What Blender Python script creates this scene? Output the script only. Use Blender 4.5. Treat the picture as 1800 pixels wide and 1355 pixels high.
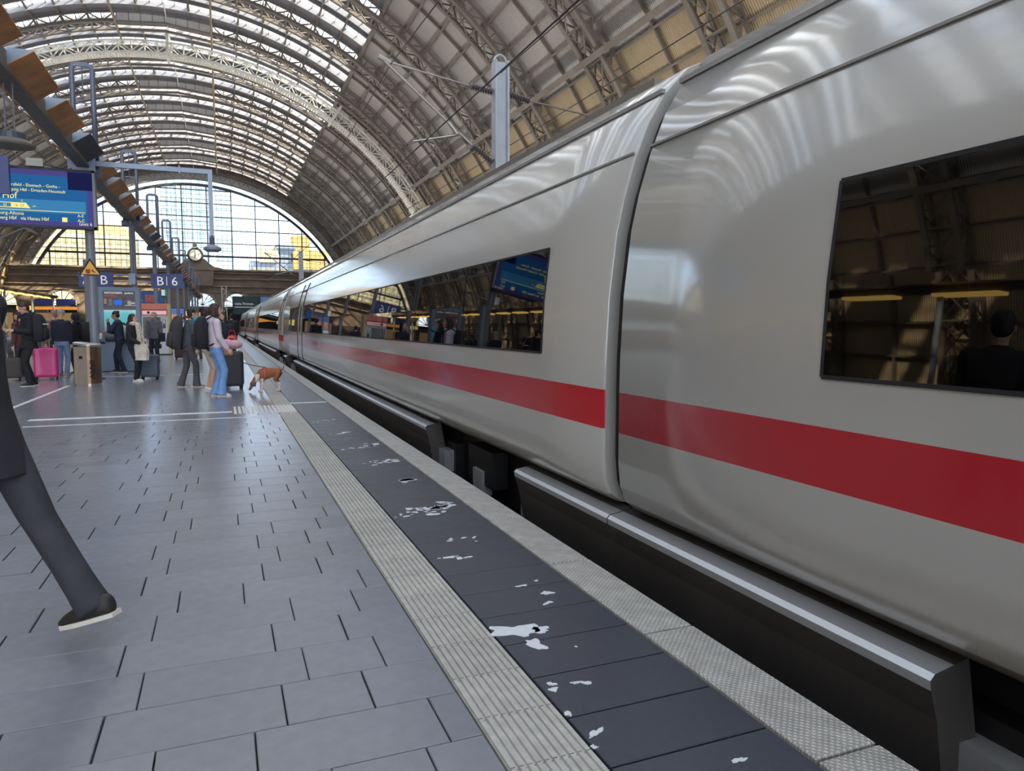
import bpy, math, random
from mathutils import Vector, Matrix
import numpy as np
R = math.radians
PI = math.pi
random.seed(7)
for o in list(bpy.data.objects):
    bpy.data.objects.remove(o)
SC = bpy.context.scene
COL = SC.collection
# ------------------------------------------------------------------ camera
EYE = 1.35
cam = bpy.data.cameras.new('camera'); co = bpy.data.objects.new('camera', cam); COL.objects.link(co)
cam.sensor_width = 36; cam.lens = 36 * 1266 / 1800; cam.clip_start = .05; cam.clip_end = 2000
co.location = (0, 0, EYE); co.rotation_euler = (R(90 - 4.8086), 0, R(-21.833))
SC.camera = co
# ------------------------------------------------------------------ sky, sun, exposure
SKY_STRENGTH = 1.8
SUN_STRENGTH = 6.0
EXPOSURE = 1.6
w = bpy.data.worlds.new('sky'); SC.world = w; w.use_nodes = True
nt = w.node_tree; nt.nodes.clear()
out = nt.nodes.new('ShaderNodeOutputWorld'); bg = nt.nodes.new('ShaderNodeBackground')
tc = nt.nodes.new('ShaderNodeTexCoord'); nz = nt.nodes.new('ShaderNodeTexNoise'); cr = nt.nodes.new('ShaderNodeValToRGB')
nz.inputs['Scale'].default_value = 3.0; nz.inputs['Detail'].default_value = 5
cr.color_ramp.elements[0].position = .36; cr.color_ramp.elements[0].color = (.55, .72, 1, 1)
cr.color_ramp.elements[1].position = .58; cr.color_ramp.elements[1].color = (1, .99, .97, 1)
nt.links.new(tc.outputs['Generated'], nz.inputs['Vector']); nt.links.new(nz.outputs['Fac'], cr.inputs['Fac'])
nt.links.new(cr.outputs['Color'], bg.inputs['Color']); nt.links.new(bg.outputs['Background'], out.inputs['Surface'])
bg.inputs['Strength'].default_value = SKY_STRENGTH
sun = bpy.data.lights.new('sun', 'SUN'); sun.energy = SUN_STRENGTH; sun.angle = R(.6); sun.color = (1, .82, .55)
so = bpy.data.objects.new('sun', sun); COL.objects.link(so)
so.rotation_euler = Vector((.78, -.42, .62)).to_track_quat('Z', 'Y').to_euler()
vs = SC.view_settings
vs.view_transform = 'Standard'; vs.look = 'None'; vs.gamma = 1; vs.use_curve_mapping = False; vs.exposure = EXPOSURE

# ------------------------------------------------------------------ materials
MATS = {}
def srgb(r, g, b):
    f = lambda c: (c / 255) / 12.92 if c <= 10 else (((c / 255) + .055) / 1.055) ** 2.4
    return (f(r), f(g), f(b), 1)
def mat(name, col, rough=.5, metal=0, var=0, vscale=8, bump=0, bscale=40, coat=0, emit=0, spec=None):
    """col: linear rgb tuple; var: brightness variation by noise; bump: relief by noise"""
    if name in MATS: return MATS[name]
    m = bpy.data.materials.new(name); m.use_nodes = True; MATS[name] = m
    t = m.node_tree; b = t.nodes['Principled BSDF']
    c = tuple(col[:3]) + (1,)
    b.inputs['Base Color'].default_value = c
    b.inputs['Roughness'].default_value = rough; b.inputs['Metallic'].default_value = metal
    if coat: b.inputs['Coat Weight'].default_value = coat; b.inputs['Coat Roughness'].default_value = .08
    if spec is not None: b.inputs['Specular IOR Level'].default_value = spec
    if emit: b.inputs['Emission Color'].default_value = c; b.inputs['Emission Strength'].default_value = emit * 2 ** -EXPOSURE
    if var or bump:
        x = t.nodes.new('ShaderNodeTexCoord')
    if var:
        n = t.nodes.new('ShaderNodeTexNoise'); n.inputs['Scale'].default_value = vscale; n.inputs['Detail'].default_value = 6
        t.links.new(x.outputs['Object'], n.inputs['Vector'])
        r = t.nodes.new('ShaderNodeValToRGB')
        r.color_ramp.elements[0].position = .3; r.color_ramp.elements[1].position = .7
        r.color_ramp.elements[0].color = tuple(v * (1 - var) for v in c[:3]) + (1,)
        r.color_ramp.elements[1].color = tuple(min(1, v * (1 + var)) for v in c[:3]) + (1,)
        t.links.new(n.outputs['Fac'], r.inputs['Fac']); t.links.new(r.outputs['Color'], b.inputs['Base Color'])
    if bump:
        n2 = t.nodes.new('ShaderNodeTexNoise'); n2.inputs['Scale'].default_value = bscale; n2.inputs['Detail'].default_value = 3
        t.links.new(x.outputs['Object'], n2.inputs['Vector'])
        bp = t.nodes.new('ShaderNodeBump'); bp.inputs['Strength'].default_value = bump; bp.inputs['Distance'].default_value = .01
        t.links.new(n2.outputs['Fac'], bp.inputs['Height']); t.links.new(bp.outputs['Normal'], b.inputs['Normal'])
    return m
def per_object_tint(m, amt):
    """every piece of paving differs a little in tone"""
    t = m.node_tree; b = t.nodes['Principled BSDF']; oi = t.nodes.new('ShaderNodeObjectInfo')
    mr = t.nodes.new('ShaderNodeMapRange'); mr.inputs['To Min'].default_value = 1 - amt; mr.inputs['To Max'].default_value = 1 + amt
    hs = t.nodes.new('ShaderNodeHueSaturation')
    t.links.new(oi.outputs['Random'], mr.inputs['Value']); t.links.new(mr.outputs['Result'], hs.inputs['Value'])
    src = b.inputs['Base Color'].links
    if src: t.links.new(src[0].from_socket, hs.inputs['Color'])
    else: hs.inputs['Color'].default_value = b.inputs['Base Color'].default_value
    t.links.new(hs.outputs['Color'], b.inputs['Base Color'])
def glassmat(name, tint, trans, rough=.02, ior=1.5):
    m = bpy.data.materials.new(name); m.use_nodes = True; MATS[name] = m
    t = m.node_tree; t.nodes.clear()
    o = t.nodes.new('ShaderNodeOutputMaterial'); tr = t.nodes.new('ShaderNodeBsdfTransparent'); g = t.nodes.new('ShaderNodeBsdfGlossy')
    mx = t.nodes.new('ShaderNodeMixShader'); lw = t.nodes.new('ShaderNodeLayerWeight'); lw.inputs['Blend'].default_value = .5
    f0 = ((ior - 1) / (ior + 1)) ** 2          # Schlick reflection of a thin sheet, the same from both sides
    pw = t.nodes.new('ShaderNodeMath'); pw.operation = 'POWER'; pw.inputs[1].default_value = 5
    fr = t.nodes.new('ShaderNodeMath'); fr.operation = 'MULTIPLY_ADD'; fr.inputs[1].default_value = 1 - f0; fr.inputs[2].default_value = f0
    t.links.new(lw.outputs['Facing'], pw.inputs[0]); t.links.new(pw.outputs[0], fr.inputs[0])
    tr.inputs['Color'].default_value = tuple(tint[i] * trans for i in range(3)) + (1,)
    g.inputs['Roughness'].default_value = rough
    t.links.new(fr.outputs[0], mx.inputs['Fac']); t.links.new(tr.outputs[0], mx.inputs[1]); t.links.new(g.outputs[0], mx.inputs[2])
    t.links.new(mx.outputs[0], o.inputs['Surface'])
    return m
def emitmat(name, col, strength):
    m = bpy.data.materials.new(name); m.use_nodes = True; MATS[name] = m
    t = m.node_tree; t.nodes.clear()
    o = t.nodes.new('ShaderNodeOutputMaterial'); e = t.nodes.new('ShaderNodeEmission')
    e.inputs['Color'].default_value = tuple(col[:3]) + (1,); e.inputs['Strength'].default_value = strength * 2 ** -EXPOSURE     # set against the exposure
    t.links.new(e.outputs[0], o.inputs['Surface'])
    return m

steel = mat('roof_steel', srgb(122, 113, 104), .6, .1, .18, .7)
steel_gl = mat('roof_strip_steel', srgb(140, 138, 142), .6, 0, .12, .5)
plate_m = mat('rib_plate', srgb(222, 218, 216), .6, 0, .08, .6)
tanpipe = mat('tan_pipe', srgb(150, 132, 110), .55, .1, .2, 2)
panel_m = mat('corrugated_sheet', srgb(180, 175, 170), .7, 0, .08, .4)
panel_tan = mat('tan_sheet', srgb(186, 166, 134), .7, 0, .12, .5)
for mm in (panel_m, panel_tan):      # fine corrugation running down the slope
    t = mm.node_tree; b = t.nodes['Principled BSDF']; x = t.nodes.new('ShaderNodeTexCoord'); wv = t.nodes.new('ShaderNodeTexWave')
    wv.bands_direction = 'Y'; wv.inputs['Scale'].default_value = 2.2
    bp = t.nodes.new('ShaderNodeBump'); bp.inputs['Strength'].default_value = .9; bp.inputs['Distance'].default_value = .04
    t.links.new(x.outputs['Object'], wv.inputs['Vector']); t.links.new(wv.outputs['Fac'], bp.inputs['Height']); t.links.new(bp.outputs['Normal'], b.inputs['Normal'])
roofglass = glassmat('roof_glass', (.93, .97, 1), .92, .05, 1.25)
winglass = glassmat('window_glass', (.92, .97, 1), .9, .03, 1.3)
trainglass = glassmat('train_glass', (.5, .5, .54), .42, .015, 1.75)
clearglass = glassmat('clear_glass', (1, 1, 1), .95, .02, 1.3)
gantry_m = mat('gantry_paint', srgb(232, 228, 216), .5, 0, .1, 2)
tile_m = mat('paving_stone', srgb(116, 118, 126), .24, 0, .06, 14, .015, 260, spec=.55); per_object_tint(tile_m, .07)
slab_m = mat('dark_paving', srgb(58, 62, 72), .34, 0, .12, 22, .02, 300, spec=.5); per_object_tint(slab_m, .06)
tact_m = mat('tactile_stone', srgb(168, 165, 158), .6, 0, .16, 16, .06, 200); per_object_tint(tact_m, .08)
edge_m = mat('edge_concrete', srgb(188, 185, 178), .65, 0, .18, 9); per_object_tint(edge_m, .05)
grout_m = mat('grout', srgb(46, 46, 50), .8, 0, .1, 20)
white_line = mat('white_line', srgb(205, 205, 205), .5, 0, .12, 14)
paint_m = mat('worn_white_paint', srgb(200, 205, 208), .6, 0, .06, 30)
concrete = mat('concrete', srgb(96, 94, 92), .85, 0, .2, 1.5)
ballast = mat('ballast', srgb(44, 41, 40), .95, 0, .4, 18, .8, 20)
railm = mat('rail_steel', srgb(120, 110, 100), .35, .8)
stone_m = mat('wall_sandstone', srgb(128, 112, 98), .85, 0, .25, .6)
stone_l = mat('cornice_stone', srgb(150, 136, 120), .85, 0, .25, .8)
darksteel = mat('window_iron', srgb(62, 62, 66), .6, .2)
bluegrey = mat('blue_grey_paint', srgb(78, 88, 106), .45, .1, .08, 3)
lbluegrey = mat('light_blue_grey_paint', srgb(142, 158, 178), .42, .1, .06, 3)
polegrey = mat('pole_grey', srgb(128, 134, 146), .45, .1, .08, 3)
mastpaint = mat('mast_paint', srgb(178, 184, 192), .5, .1, .08, 2)
white_t = mat('train_white', srgb(173, 171, 165), .2, 0, .02, .7, coat=.6)
red_t = mat('train_red', srgb(176, 22, 38), .22, 0, coat=.6)
grey_t = mat('train_underframe', srgb(120, 116, 108), .4, .2, .1, 2)
ledge_t = mat('skirt_ledge', srgb(176, 178, 180), .3, .5)
skirt_t = mat('skirt_dark', srgb(64, 60, 58), .5, .1, .15, 2)
black_t = mat('bogie_black', srgb(26, 26, 30), .6, .3, .3, 6)
rubber = mat('bellows_rubber', srgb(30, 30, 33), .8)
seat_m = mat('seat_cloth', srgb(40, 44, 66), .9)
insul = mat('insulator_brown', srgb(92, 84, 84), .35)
wire_m = mat('wire', srgb(88, 84, 84), .5, .5)
orange_p = mat('wood_reflector', srgb(196, 140, 88), .6, 0, .25, 2.5)
dark_p = mat('unlit_reflector', srgb(72, 70, 76), .6, 0, .2, 3)  # trough panel that gets no light, its darkness put into the colour
beam_m = mat('light_beam_grey', srgb(118, 112, 104), .6, .1, .15, 2)
signblue = mat('sign_blue', srgb(40, 58, 120), .4)
white_p = mat('white_print', (.85, .85, .85), .5, emit=.25)
alum = mat('brushed_steel', srgb(190, 184, 178), .32, .75, .08, 6)
bronze = mat('bronze_steel', srgb(128, 108, 86), .3, .75, .15, 5)
blackprint = mat('black_print', srgb(24, 22, 22), .6)

# ------------------------------------------------------------------ mesh helpers
class MB:
    def __init__(s): s.v = []; s.f = []; s.mi = []; s.cur = 0
    def face(s, f): s.f.append(f); s.mi.append(s.cur)
    def quadbox(s, c8):
        n = len(s.v); s.v += [tuple(p) for p in c8]
        for f in ((0, 3, 2, 1), (4, 5, 6, 7), (0, 1, 5, 4), (1, 2, 6, 5), (2, 3, 7, 6), (3, 0, 4, 7)): s.face(tuple(n + i for i in f))
        return s
    def box(s, x0, x1, y0, y1, z0, z1):
        return s.quadbox([(x0, y0, z0), (x1, y0, z0), (x1, y1, z0), (x0, y1, z0), (x0, y0, z1), (x1, y0, z1), (x1, y1, z1), (x0, y1, z1)])
    def bar(s, a, b, w_, h_=None, up=(0, 0, 1)):
        a = Vector(a); b = Vector(b); d = (b - a).normalized(); h_ = h_ or w_
        up = Vector(up)
        if abs(d.dot(up)) > .98: up = Vector((0, 1, 0)) if abs(d.y) < .9 else Vector((1, 0, 0))
        x = d.cross(up).normalized() * w_ / 2; z = x.cross(d).normalized() * h_ / 2
        return s.quadbox([a - x - z, a + x - z, b + x - z, b - x - z, a - x + z, a + x + z, b + x + z, b - x + z])
    def loft(s, rings, cap=True, closed=True):
        """rings: lists of equal-length point lists"""
        n = len(s.v); k = len(rings[0])
        for r in rings: s.v += [tuple(p) for p in r]
        kk = k if closed else k - 1
        for i in range(len(rings) - 1):
            for j in range(kk):
                a = n + i * k + j; b = n + i * k + (j + 1) % k
                s.face((a, b, b + k, a + k))
        if cap and closed:
            s.face(tuple(n + j for j in reversed(range(k)))); s.face(tuple(n + (len(rings) - 1) * k + j for j in range(k)))
        return s
    def tube(s, pts, r, n=8):
        pts = [Vector(p) for p in pts]; rr = r if isinstance(r, (list, tuple)) else [r] * len(pts)
        rings = []; px = None
        for i, p in enumerate(pts):
            d = (pts[min(i + 1, len(pts) - 1)] - pts[max(i - 1, 0)]).normalized()
            if px is None:
                u = Vector((0, 0, 1)) if abs(d.z) < .9 else Vector((1, 0, 0))
                px = d.cross(u).normalized()
            px = (px - d * px.dot(d)).normalized(); py = d.cross(px)
            rings.append([p + (px * math.cos(2 * PI * j / n) + py * math.sin(2 * PI * j / n)) * rr[i] for j in range(n)])
        return s.loft(rings)
    def limb(s, a, b, ra, rb, n=10):
        """tapered capsule"""
        a = Vector(a); b = Vector(b); d = (b - a)
        if d.length < 1e-6: return s
        d.normalize()
        P, Q = [], []
        for t in (-.98, -.8, -.45, 0): P.append(a + d * t * ra); Q.append(ra * math.sqrt(max(.02, 1 - t * t)))
        for t in (0, .45, .8, .98): P.append(b + d * t * rb); Q.append(rb * math.sqrt(max(.02, 1 - t * t)))
        return s.tube(P, Q, n)
    def ell(s, c, rx, ry, rz, n=12, m=8, rot=None):
        c = Vector(c); rings = []
        for i in range(m + 1):
            ph = -PI / 2 + PI * i / m; ph = max(-PI / 2 + .08, min(PI / 2 - .08, ph))
            ring = []
            for j in range(n):
                a = 2 * PI * j / n
                p = Vector((rx * math.cos(ph) * math.cos(a), ry * math.cos(ph) * math.sin(a), rz * math.sin(ph)))
                if rot is not None: p = rot @ p
                ring.append(c + p)
            rings.append(ring)
        return s.loft(rings)
    def cyl(s, c, r, z0, z1, n=16, r2=None):
        r2 = r if r2 is None else r2
        return s.loft([[(c[0] + q * math.cos(2 * PI * j / n), c[1] + q * math.sin(2 * PI * j / n), z) for j in range(n)] for q, z in ((r, z0), (r2, z1))])
    def prism(s, poly, y0, y1):
        """poly: (x, z) outline pushed along y"""
        return s.loft([[(x, y, z) for x, z in poly] for y in (y0, y1)])
    def slab(s, poly, z0, z1):
        return s.loft([[(x, y, z) for x, y in poly] for z in (z0, z1)])
    def mesh(s, name, mats, smooth=False):
        me = bpy.data.meshes.new(name); me.from_pydata(s.v, [], s.f)
        for m in (mats if isinstance(mats, (list, tuple)) else [mats]): me.materials.append(m)
        if any(s.mi): me.polygons.foreach_set('material_index', s.mi)
        if smooth: me.polygons.foreach_set('use_smooth', [True] * len(me.polygons))
        me.update(); return me
    def build(s, name, mats, parent=None, smooth=False, **k): return obj(name, s.mesh(name, mats, smooth), parent, **k)
def obj(name, me, parent=None, loc=None, rot=None, **k):
    o = bpy.data.objects.new(name, me); COL.objects.link(o)
    if parent: o.parent = parent
    if loc: o.location = loc
    if rot: o.rotation_euler = rot
    tag(o, **k); return o
def tag(o, label=None, cat=None, group=None, kind=None):
    if label: o['label'] = label
    if cat: o['category'] = cat
    if group: o['group'] = group
    if kind: o['kind'] = kind
    return o
def empty(name, loc=(0, 0, 0), rz=0, **k):
    o = bpy.data.objects.new(name, None); COL.objects.link(o); o.location = loc; o.rotation_euler = (0, 0, rz); o.empty_display_size = .2
    return tag(o, **k)
def copy_tree(o, parent=None):
    c = o.copy(); COL.objects.link(c); c.parent = parent
    for ch in list(o.children): copy_tree(ch, c)
    return c
def remesh(mb, vox, smooth_it=4, name='m'):
    """melt overlapping closed shapes into one continuous skin"""
    me = mb.mesh(name, []); t = bpy.data.objects.new('tmp', me); COL.objects.link(t)
    r = t.modifiers.new('r', 'REMESH'); r.mode = 'VOXEL'; r.voxel_size = vox
    if smooth_it:
        s = t.modifiers.new('s', 'SMOOTH'); s.iterations = smooth_it; s.factor = .5
    dg = bpy.context.evaluated_depsgraph_get()
    m2 = bpy.data.meshes.new_from_object(t.evaluated_get(dg)); m2.name = name
    bpy.data.objects.remove(t); bpy.data.meshes.remove(me)
    m2.polygons.foreach_set('use_smooth', [True] * len(m2.polygons))
    return m2
def text_mesh(s, size, m, align='LEFT', depth=.002, xs=1):
    c = bpy.data.curves.new('t', 'FONT'); c.body = s; c.size = size; c.align_x = align; c.extrude = depth; c.resolution_u = 2
    t = bpy.data.objects.new('t', c); COL.objects.link(t)
    dg = bpy.context.evaluated_depsgraph_get(); dg.update()
    me = bpy.data.meshes.new_from_object(t.evaluated_get(dg)); bpy.data.objects.remove(t); bpy.data.curves.remove(c)
    if xs != 1: me.transform(Matrix.Diagonal((xs, 1, 1, 1)))
    me.materials.clear(); me.materials.append(m); return me
def text(s, size, m, loc, parent, align='LEFT', rot=(R(90), 0, 0), xs=1, name='lettering'):
    return obj(name, text_mesh(s, size, m, align, xs=xs), parent, loc, rot)
# image position of a world point, only used to pick which paving stones / panes show largest
_yaw, _pit = R(21.833), R(4.8086)
_fw = Vector((math.sin(_yaw) * math.cos(_pit), math.cos(_yaw) * math.cos(_pit), -math.sin(_pit))); _rt = Vector((math.cos(_yaw), -math.sin(_yaw), 0)); _up = _rt.cross(_fw)
def view(p):
    d = Vector(p) - Vector((0, 0, EYE)); z = d.dot(_fw)
    if z < .3: return None
    return (900 + 1266 * d.dot(_rt) / z, 677.5 - 1266 * d.dot(_up) / z, z)
def seen(p, m=60):
    q = view(p); return q is not None and -m < q[0] < 1800 + m and -m < q[1] < 1355 + m

# ================================================================== FLOOR
XE = 1.925                      # platform edge towards the train
XW = -7.9                       # far platform edge
fl = MB().box(XW, XE - .01, -50, 137, -.95, -.03).build('floor', grout_m, label='grey stone paved station platform beside the train', cat='floor', kind='structure')
# --- rib bump for the edge stones
t = edge_m.node_tree; b = t.nodes['Principled BSDF']; x = t.nodes.new('ShaderNodeTexCoord'); mp = t.nodes.new('ShaderNodeMapping'); mp.inputs['Rotation'].default_value = (0, 0, R(45))
wv = t.nodes.new('ShaderNodeTexWave'); wv.bands_direction = 'X'; wv.inputs['Scale'].default_value = 17
wv2 = t.nodes.new('ShaderNodeTexWave'); wv2.bands_direction = 'Y'; wv2.inputs['Scale'].default_value = 17
ml = t.nodes.new('ShaderNodeMath'); ml.operation = 'MULTIPLY'; bp = t.nodes.new('ShaderNodeBump'); bp.inputs['Strength'].default_value = 1; bp.inputs['Distance'].default_value = .006
t.links.new(x.outputs['Object'], mp.inputs['Vector'])
for q in (wv, wv2): t.links.new(mp.outputs['Vector'], q.inputs['Vector'])
t.links.new(wv.outputs['Fac'], ml.inputs[0]); t.links.new(wv2.outputs['Fac'], ml.inputs[1]); t.links.new(ml.outputs[0], bp.inputs['Height']); t.links.new(bp.outputs['Normal'], b.inputs['Normal'])
# dimple tops are paler than the hollows between them
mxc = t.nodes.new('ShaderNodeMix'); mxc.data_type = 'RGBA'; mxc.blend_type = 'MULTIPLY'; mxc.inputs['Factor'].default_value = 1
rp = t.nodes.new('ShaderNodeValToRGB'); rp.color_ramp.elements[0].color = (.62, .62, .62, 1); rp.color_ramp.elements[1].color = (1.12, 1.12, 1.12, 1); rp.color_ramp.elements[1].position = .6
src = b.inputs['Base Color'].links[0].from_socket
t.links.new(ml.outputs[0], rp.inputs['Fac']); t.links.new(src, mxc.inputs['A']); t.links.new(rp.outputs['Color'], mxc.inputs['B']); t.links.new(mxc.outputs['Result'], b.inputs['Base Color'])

def stone(l, d, h=.03, g=.005, ch=.003):
    """a paving piece centred on its top, l along x, d along y, with chamfered rim"""
    a, c = l / 2 - g / 2, d / 2 - g / 2
    return MB().loft([[(-a, -c, -h), (a, -c, -h), (a, c, -h), (-a, c, -h)], [(-a, -c, -ch), (a, -c, -ch), (a, c, -ch), (-a, c, -ch)],
                      [(-a + ch, -c + ch, 0), (a - ch, -c + ch, 0), (a - ch, c - ch, 0), (-a + ch, c - ch, 0)]])
PITCH = .298
rows = {0: [-.42, .164, .461, .762], 1: [-.323, .266, .564, .762], 4: [-.239, .058, .65, .762]}
pieces = []
rr = random.Random(3)
for k in range(-8, 190):
    js = list(rows[{0: 0, 1: 1, 2: 0, 3: 1, 4: 4}[k % 5]])
    yc = 2.45 + PITCH * (k + .5)
    while js[0] > XW + .35:
        js.insert(0, js[0] - (.3 if rr.random() < .42 and js[1] - js[0] > .45 else .593))
    js[0] = max(js[0], XW)
    for a, c in zip(js, js[1:]):
        pieces.append(((a + c) / 2, yc, c - a))
cross = lambda y: 11.62 < y < 12.72
def size_of(p):
    q = view((p[0], p[1], 0))
    return p[2] * PITCH / q[2] ** 3 if q and seen((p[0], p[1], 0), 40) else 0
pieces.sort(key=size_of, reverse=True)
cache = {}
for x, y, l in pieces[:300]:
    key = round(l, 2)
    if key not in cache: cache[key] = stone(l, PITCH).mesh('paving_tile', tile_m)
    obj('paving_tile', cache[key], fl, (x, y, 0))
mb = MB()
for x, y, l in pieces[300:]:
    a, c = l / 2 - .003, PITCH / 2 - .003
    mb.box(x - a, x + a, y - c, y + c, -.03, 0)
mb.box(XW, .762, 59.2, 137, -.03, 0)
mb.build('paving_field', tile_m, fl, kind='stuff')
# --- tactile strip
TX0, TX1 = .768, 1.056
def ribbed(wd, d, n, h=.009, along='y'):
    m = MB(); m.box(-wd / 2 + .002, wd / 2 - .002, -d / 2 + .002, d / 2 - .002, -.03, -h)
    p = wd / n
    for i in range(n):
        c = -wd / 2 + p * (i + .5)
        m.loft([[(c - p * .36, y, -h), (c - p * .27, y, 0), (c + p * .27, y, 0), (c + p * .36, y, -h)] for y in (-d / 2 + .003, d / 2 - .003)])
    return m
tme = ribbed(TX1 - TX0, .298, 10).mesh('tactile_tile', tact_m)
tfar = MB(); n = 0
y = 1.05
while y < 100:
    yc = y + .149; y += .298
    if cross(yc): continue
    if n < 150: obj('tactile_tile', tme, fl, ((TX0 + TX1) / 2, yc, .001)); n += 1
    else: tfar.box(TX0, TX1, yc - .146, yc + .146, -.03, .001)
tfar.build('tactile_field', tact_m, fl, kind='stuff')
cross_m = mat('cross_tactile', srgb(198, 196, 190), .5, 0, .1, 14)
me2 = ribbed(.325, 1.07, 5).mesh('cross_tactile_tile', cross_m)
for xc in (.275, .605): obj('cross_tactile_tile', me2, fl, (xc, 12.17, .004))
obj('cross_tactile_tile', ribbed(TX1 - TX0, 1.07, 5).mesh('cross_tactile_tile', cross_m), fl, ((TX0 + TX1) / 2, 12.17, .004))
# --- dark slabs between strip and edge
sme = stone(1.662 - 1.06, .298).mesh('dark_slab', slab_m)
mb = MB(); n = 0; y = 2.44 - .302 * 5
k = 0
while y < 137:
    yc = y + .151; y += .302; k += 1
    if k < 120: obj('dark_slab', sme, fl, (1.361, yc, 0))
    else: mb.box(1.063, 1.659, yc - .148, yc + .148, -.03, 0)
mb.build('dark_slab_field', slab_m, fl, kind='stuff')
# --- dimpled edge stones
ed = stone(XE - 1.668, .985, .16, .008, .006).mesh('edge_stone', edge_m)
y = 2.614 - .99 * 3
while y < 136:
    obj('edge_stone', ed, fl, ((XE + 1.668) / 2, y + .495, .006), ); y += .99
# --- white lines let into the paving
def line_piece(x0, x1, y0, y1, nm='line_tile'): MB().box(x0, x1, y0, y1, -.01, .0025).build(nm, white_line, fl)
xs = -2.6
while xs < .1: line_piece(xs, min(xs + .385, .1), 11.88, 12.06); xs += .39
line_piece(-2.5, 1.05 - .29, 11.17, 11.23, 'white_stripe')
line_piece(-3.26, -3.18, 13.4, 18.5, 'white_stripe')
line_piece(-2.9, -.3, 21.38, 21.46, 'white_stripe')
line_piece(1.05, 1.66, 12.85, 12.98, 'white_stripe')
# --- remains of white paint on the dark slabs: ragged flakes
def flake(cx, cy, lx, ly, seed, rot=0, dens=1.0):
    g = random.Random(seed); n = max(14, int(26 * dens)); pts = []
    ph = [g.random() * 6.28 for _ in range(6)]
    for i in range(n):
        a = 2 * PI * i / n; rad = 1 + sum(.22 / (q + 1) ** .6 * math.sin((q + 2) * a + ph[q]) for q in range(6))
        rad = max(.3, rad) * (1 + g.uniform(-.12, .12))
        px, py = math.cos(a) * rad * lx / 2, math.sin(a) * rad * ly / 2
        pts.append((cx + px * math.cos(rot) - py * math.sin(rot), cy + px * math.sin(rot) + py * math.cos(rot)))
    return MB().slab(pts, -.001, .0018)
big = [(1.165, 2.86, .20, .13, 1, -.4), (1.19, 2.70, .07, .10, 2, .5), (1.27, 2.83, .06, .08, 3, .9), (1.10, 2.33, .028, .035, 4, .3), (1.11, 2.37, .025, .035, 5, .7),
       (1.235, 2.33, .055, .018, 6, -.7), (1.20, 2.345, .03, .02, 7, 0), (1.055 + .02, 2.16, .02, .04, 8, .2), (1.11, 2.02, .07, .025, 9, .5), (1.065, 1.95, .02, .02, 10, 0),
       (1.45, 1.72, .05, .02, 11, .1), (1.48, 3.22, .05, .05, 12, .5), (1.43, 3.10, .05, .025, 13, .4), (1.40, 3.36, .06, .02, 14, 0), (1.50, 3.40, .02, .02, 15, 0),
       (1.34, 2.62, .012, .012, 17, 0)]
for a in big: flake(*a).build('paint_flake', paint_m, fl)
g = random.Random(5)
for yc, x0, x1, wd, cnt in ((4.95, 1.08, 1.55, .28, 26), (6.95, 1.2, 1.62, .2, 14), (7.9, 1.15, 1.6, .22, 16), (6.0, 1.2, 1.5, .1, 8), (9.0, 1.15, 1.5, .12, 8), (10.3, 1.1, 1.45, .14, 8), (4.2, 1.25, 1.5, .12, 5), (3.9, 1.1, 1.3, .14, 5)):
    m = MB()
    for i in range(cnt):
        u = g.random(); px = x0 + (x1 - x0) * u ** .7; py = yc + (px - x0) * .35 + g.gauss(0, wd * .28); s = g.uniform(.02, .1) * (.4 + u)
        fm = flake(px, py, s, s * g.uniform(.5, .9), g.random(), g.uniform(-.5, .8), .6)
        n0 = len(m.v); m.v += fm.v; m.f += [tuple(q + n0 for q in f) for f in fm.f]; m.mi += fm.mi
    m.build('paint_flakes', paint_m, fl, kind='stuff')

# ================================================================== TRACKS, OTHER PLATFORMS
MB().box(-60, 60, -60, 137, -1.3, -.95).build('ground', ballast, label='dark ballast track bed between the platforms', cat='track bed', kind='structure')
def track(xc, y1=118):
    for sx in (-.75, .75):
        m = MB(); m.box(xc + sx - .035, xc + sx + .035, -50, y1, -.78, -.74); m.box(xc + sx - .01, xc + sx + .01, -50, y1, -.9, -.78); m.box(xc + sx - .07, xc + sx + .07, -50, y1, -.95, -.9)
        m.build('rail', railm, trk)
trk = empty('railway_tracks', label='steel rails on the dark track bed', cat='rails', kind='structure')
for xc in (3.605, 8.6, -9.6, -14.2): track(xc)
c2 = MB().box(-27, -16, -50, 137, -.95, 0).build('platform_beyond', concrete, label='next grey platform beyond the empty tracks', cat='platform', kind='structure')
c3 = MB().box(10.5, 20, -50, 137, -.95, 0).build('platform_behind', concrete, label='grey platform hidden behind the train', cat='platform', kind='structure')
MB().box(-45, XW, 119, 150, -.95, 0).build('concourse_floor', tile_m, label='grey concourse floor in front of the end wall', cat='floor', kind='structure')
MB().box(XE, 45, 119, 150, -.95, 0).build('concourse_floor', tile_m, label='grey concourse floor at the buffer end of the train', cat='floor', kind='structure')

# ================================================================== ROOF
X0, Z0, RI, RO, RS = -3.9, -.9, 28.4, 29.3, 29.5
BAY, Y1 = 9.25, 72.2
YS, YEND = Y1 - 13 * BAY, Y1 + 7 * BAY        # hall from behind the camera to the end wall
AG = R(31.8); AP = R(7.7); AB = R(86)
ceil = empty('ceiling', (0, 0, 0), label='tall arched iron and glass train hall roof', cat='roof', kind='structure')
def pol(a, r, y): return (r * math.sin(a), y, r * math.cos(a))          # about the hall axis
def arcbar(m, a0, a1, r0, r1, y0, y1, n):
    m.loft([[pol(a, r0, y0), pol(a, r0, y1), pol(a, r1, y1), pol(a, r1, y0)] for a in [a0 + (a1 - a0) * i / n for i in range(n + 1)]])
AX = (X0, 0, Z0)
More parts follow.
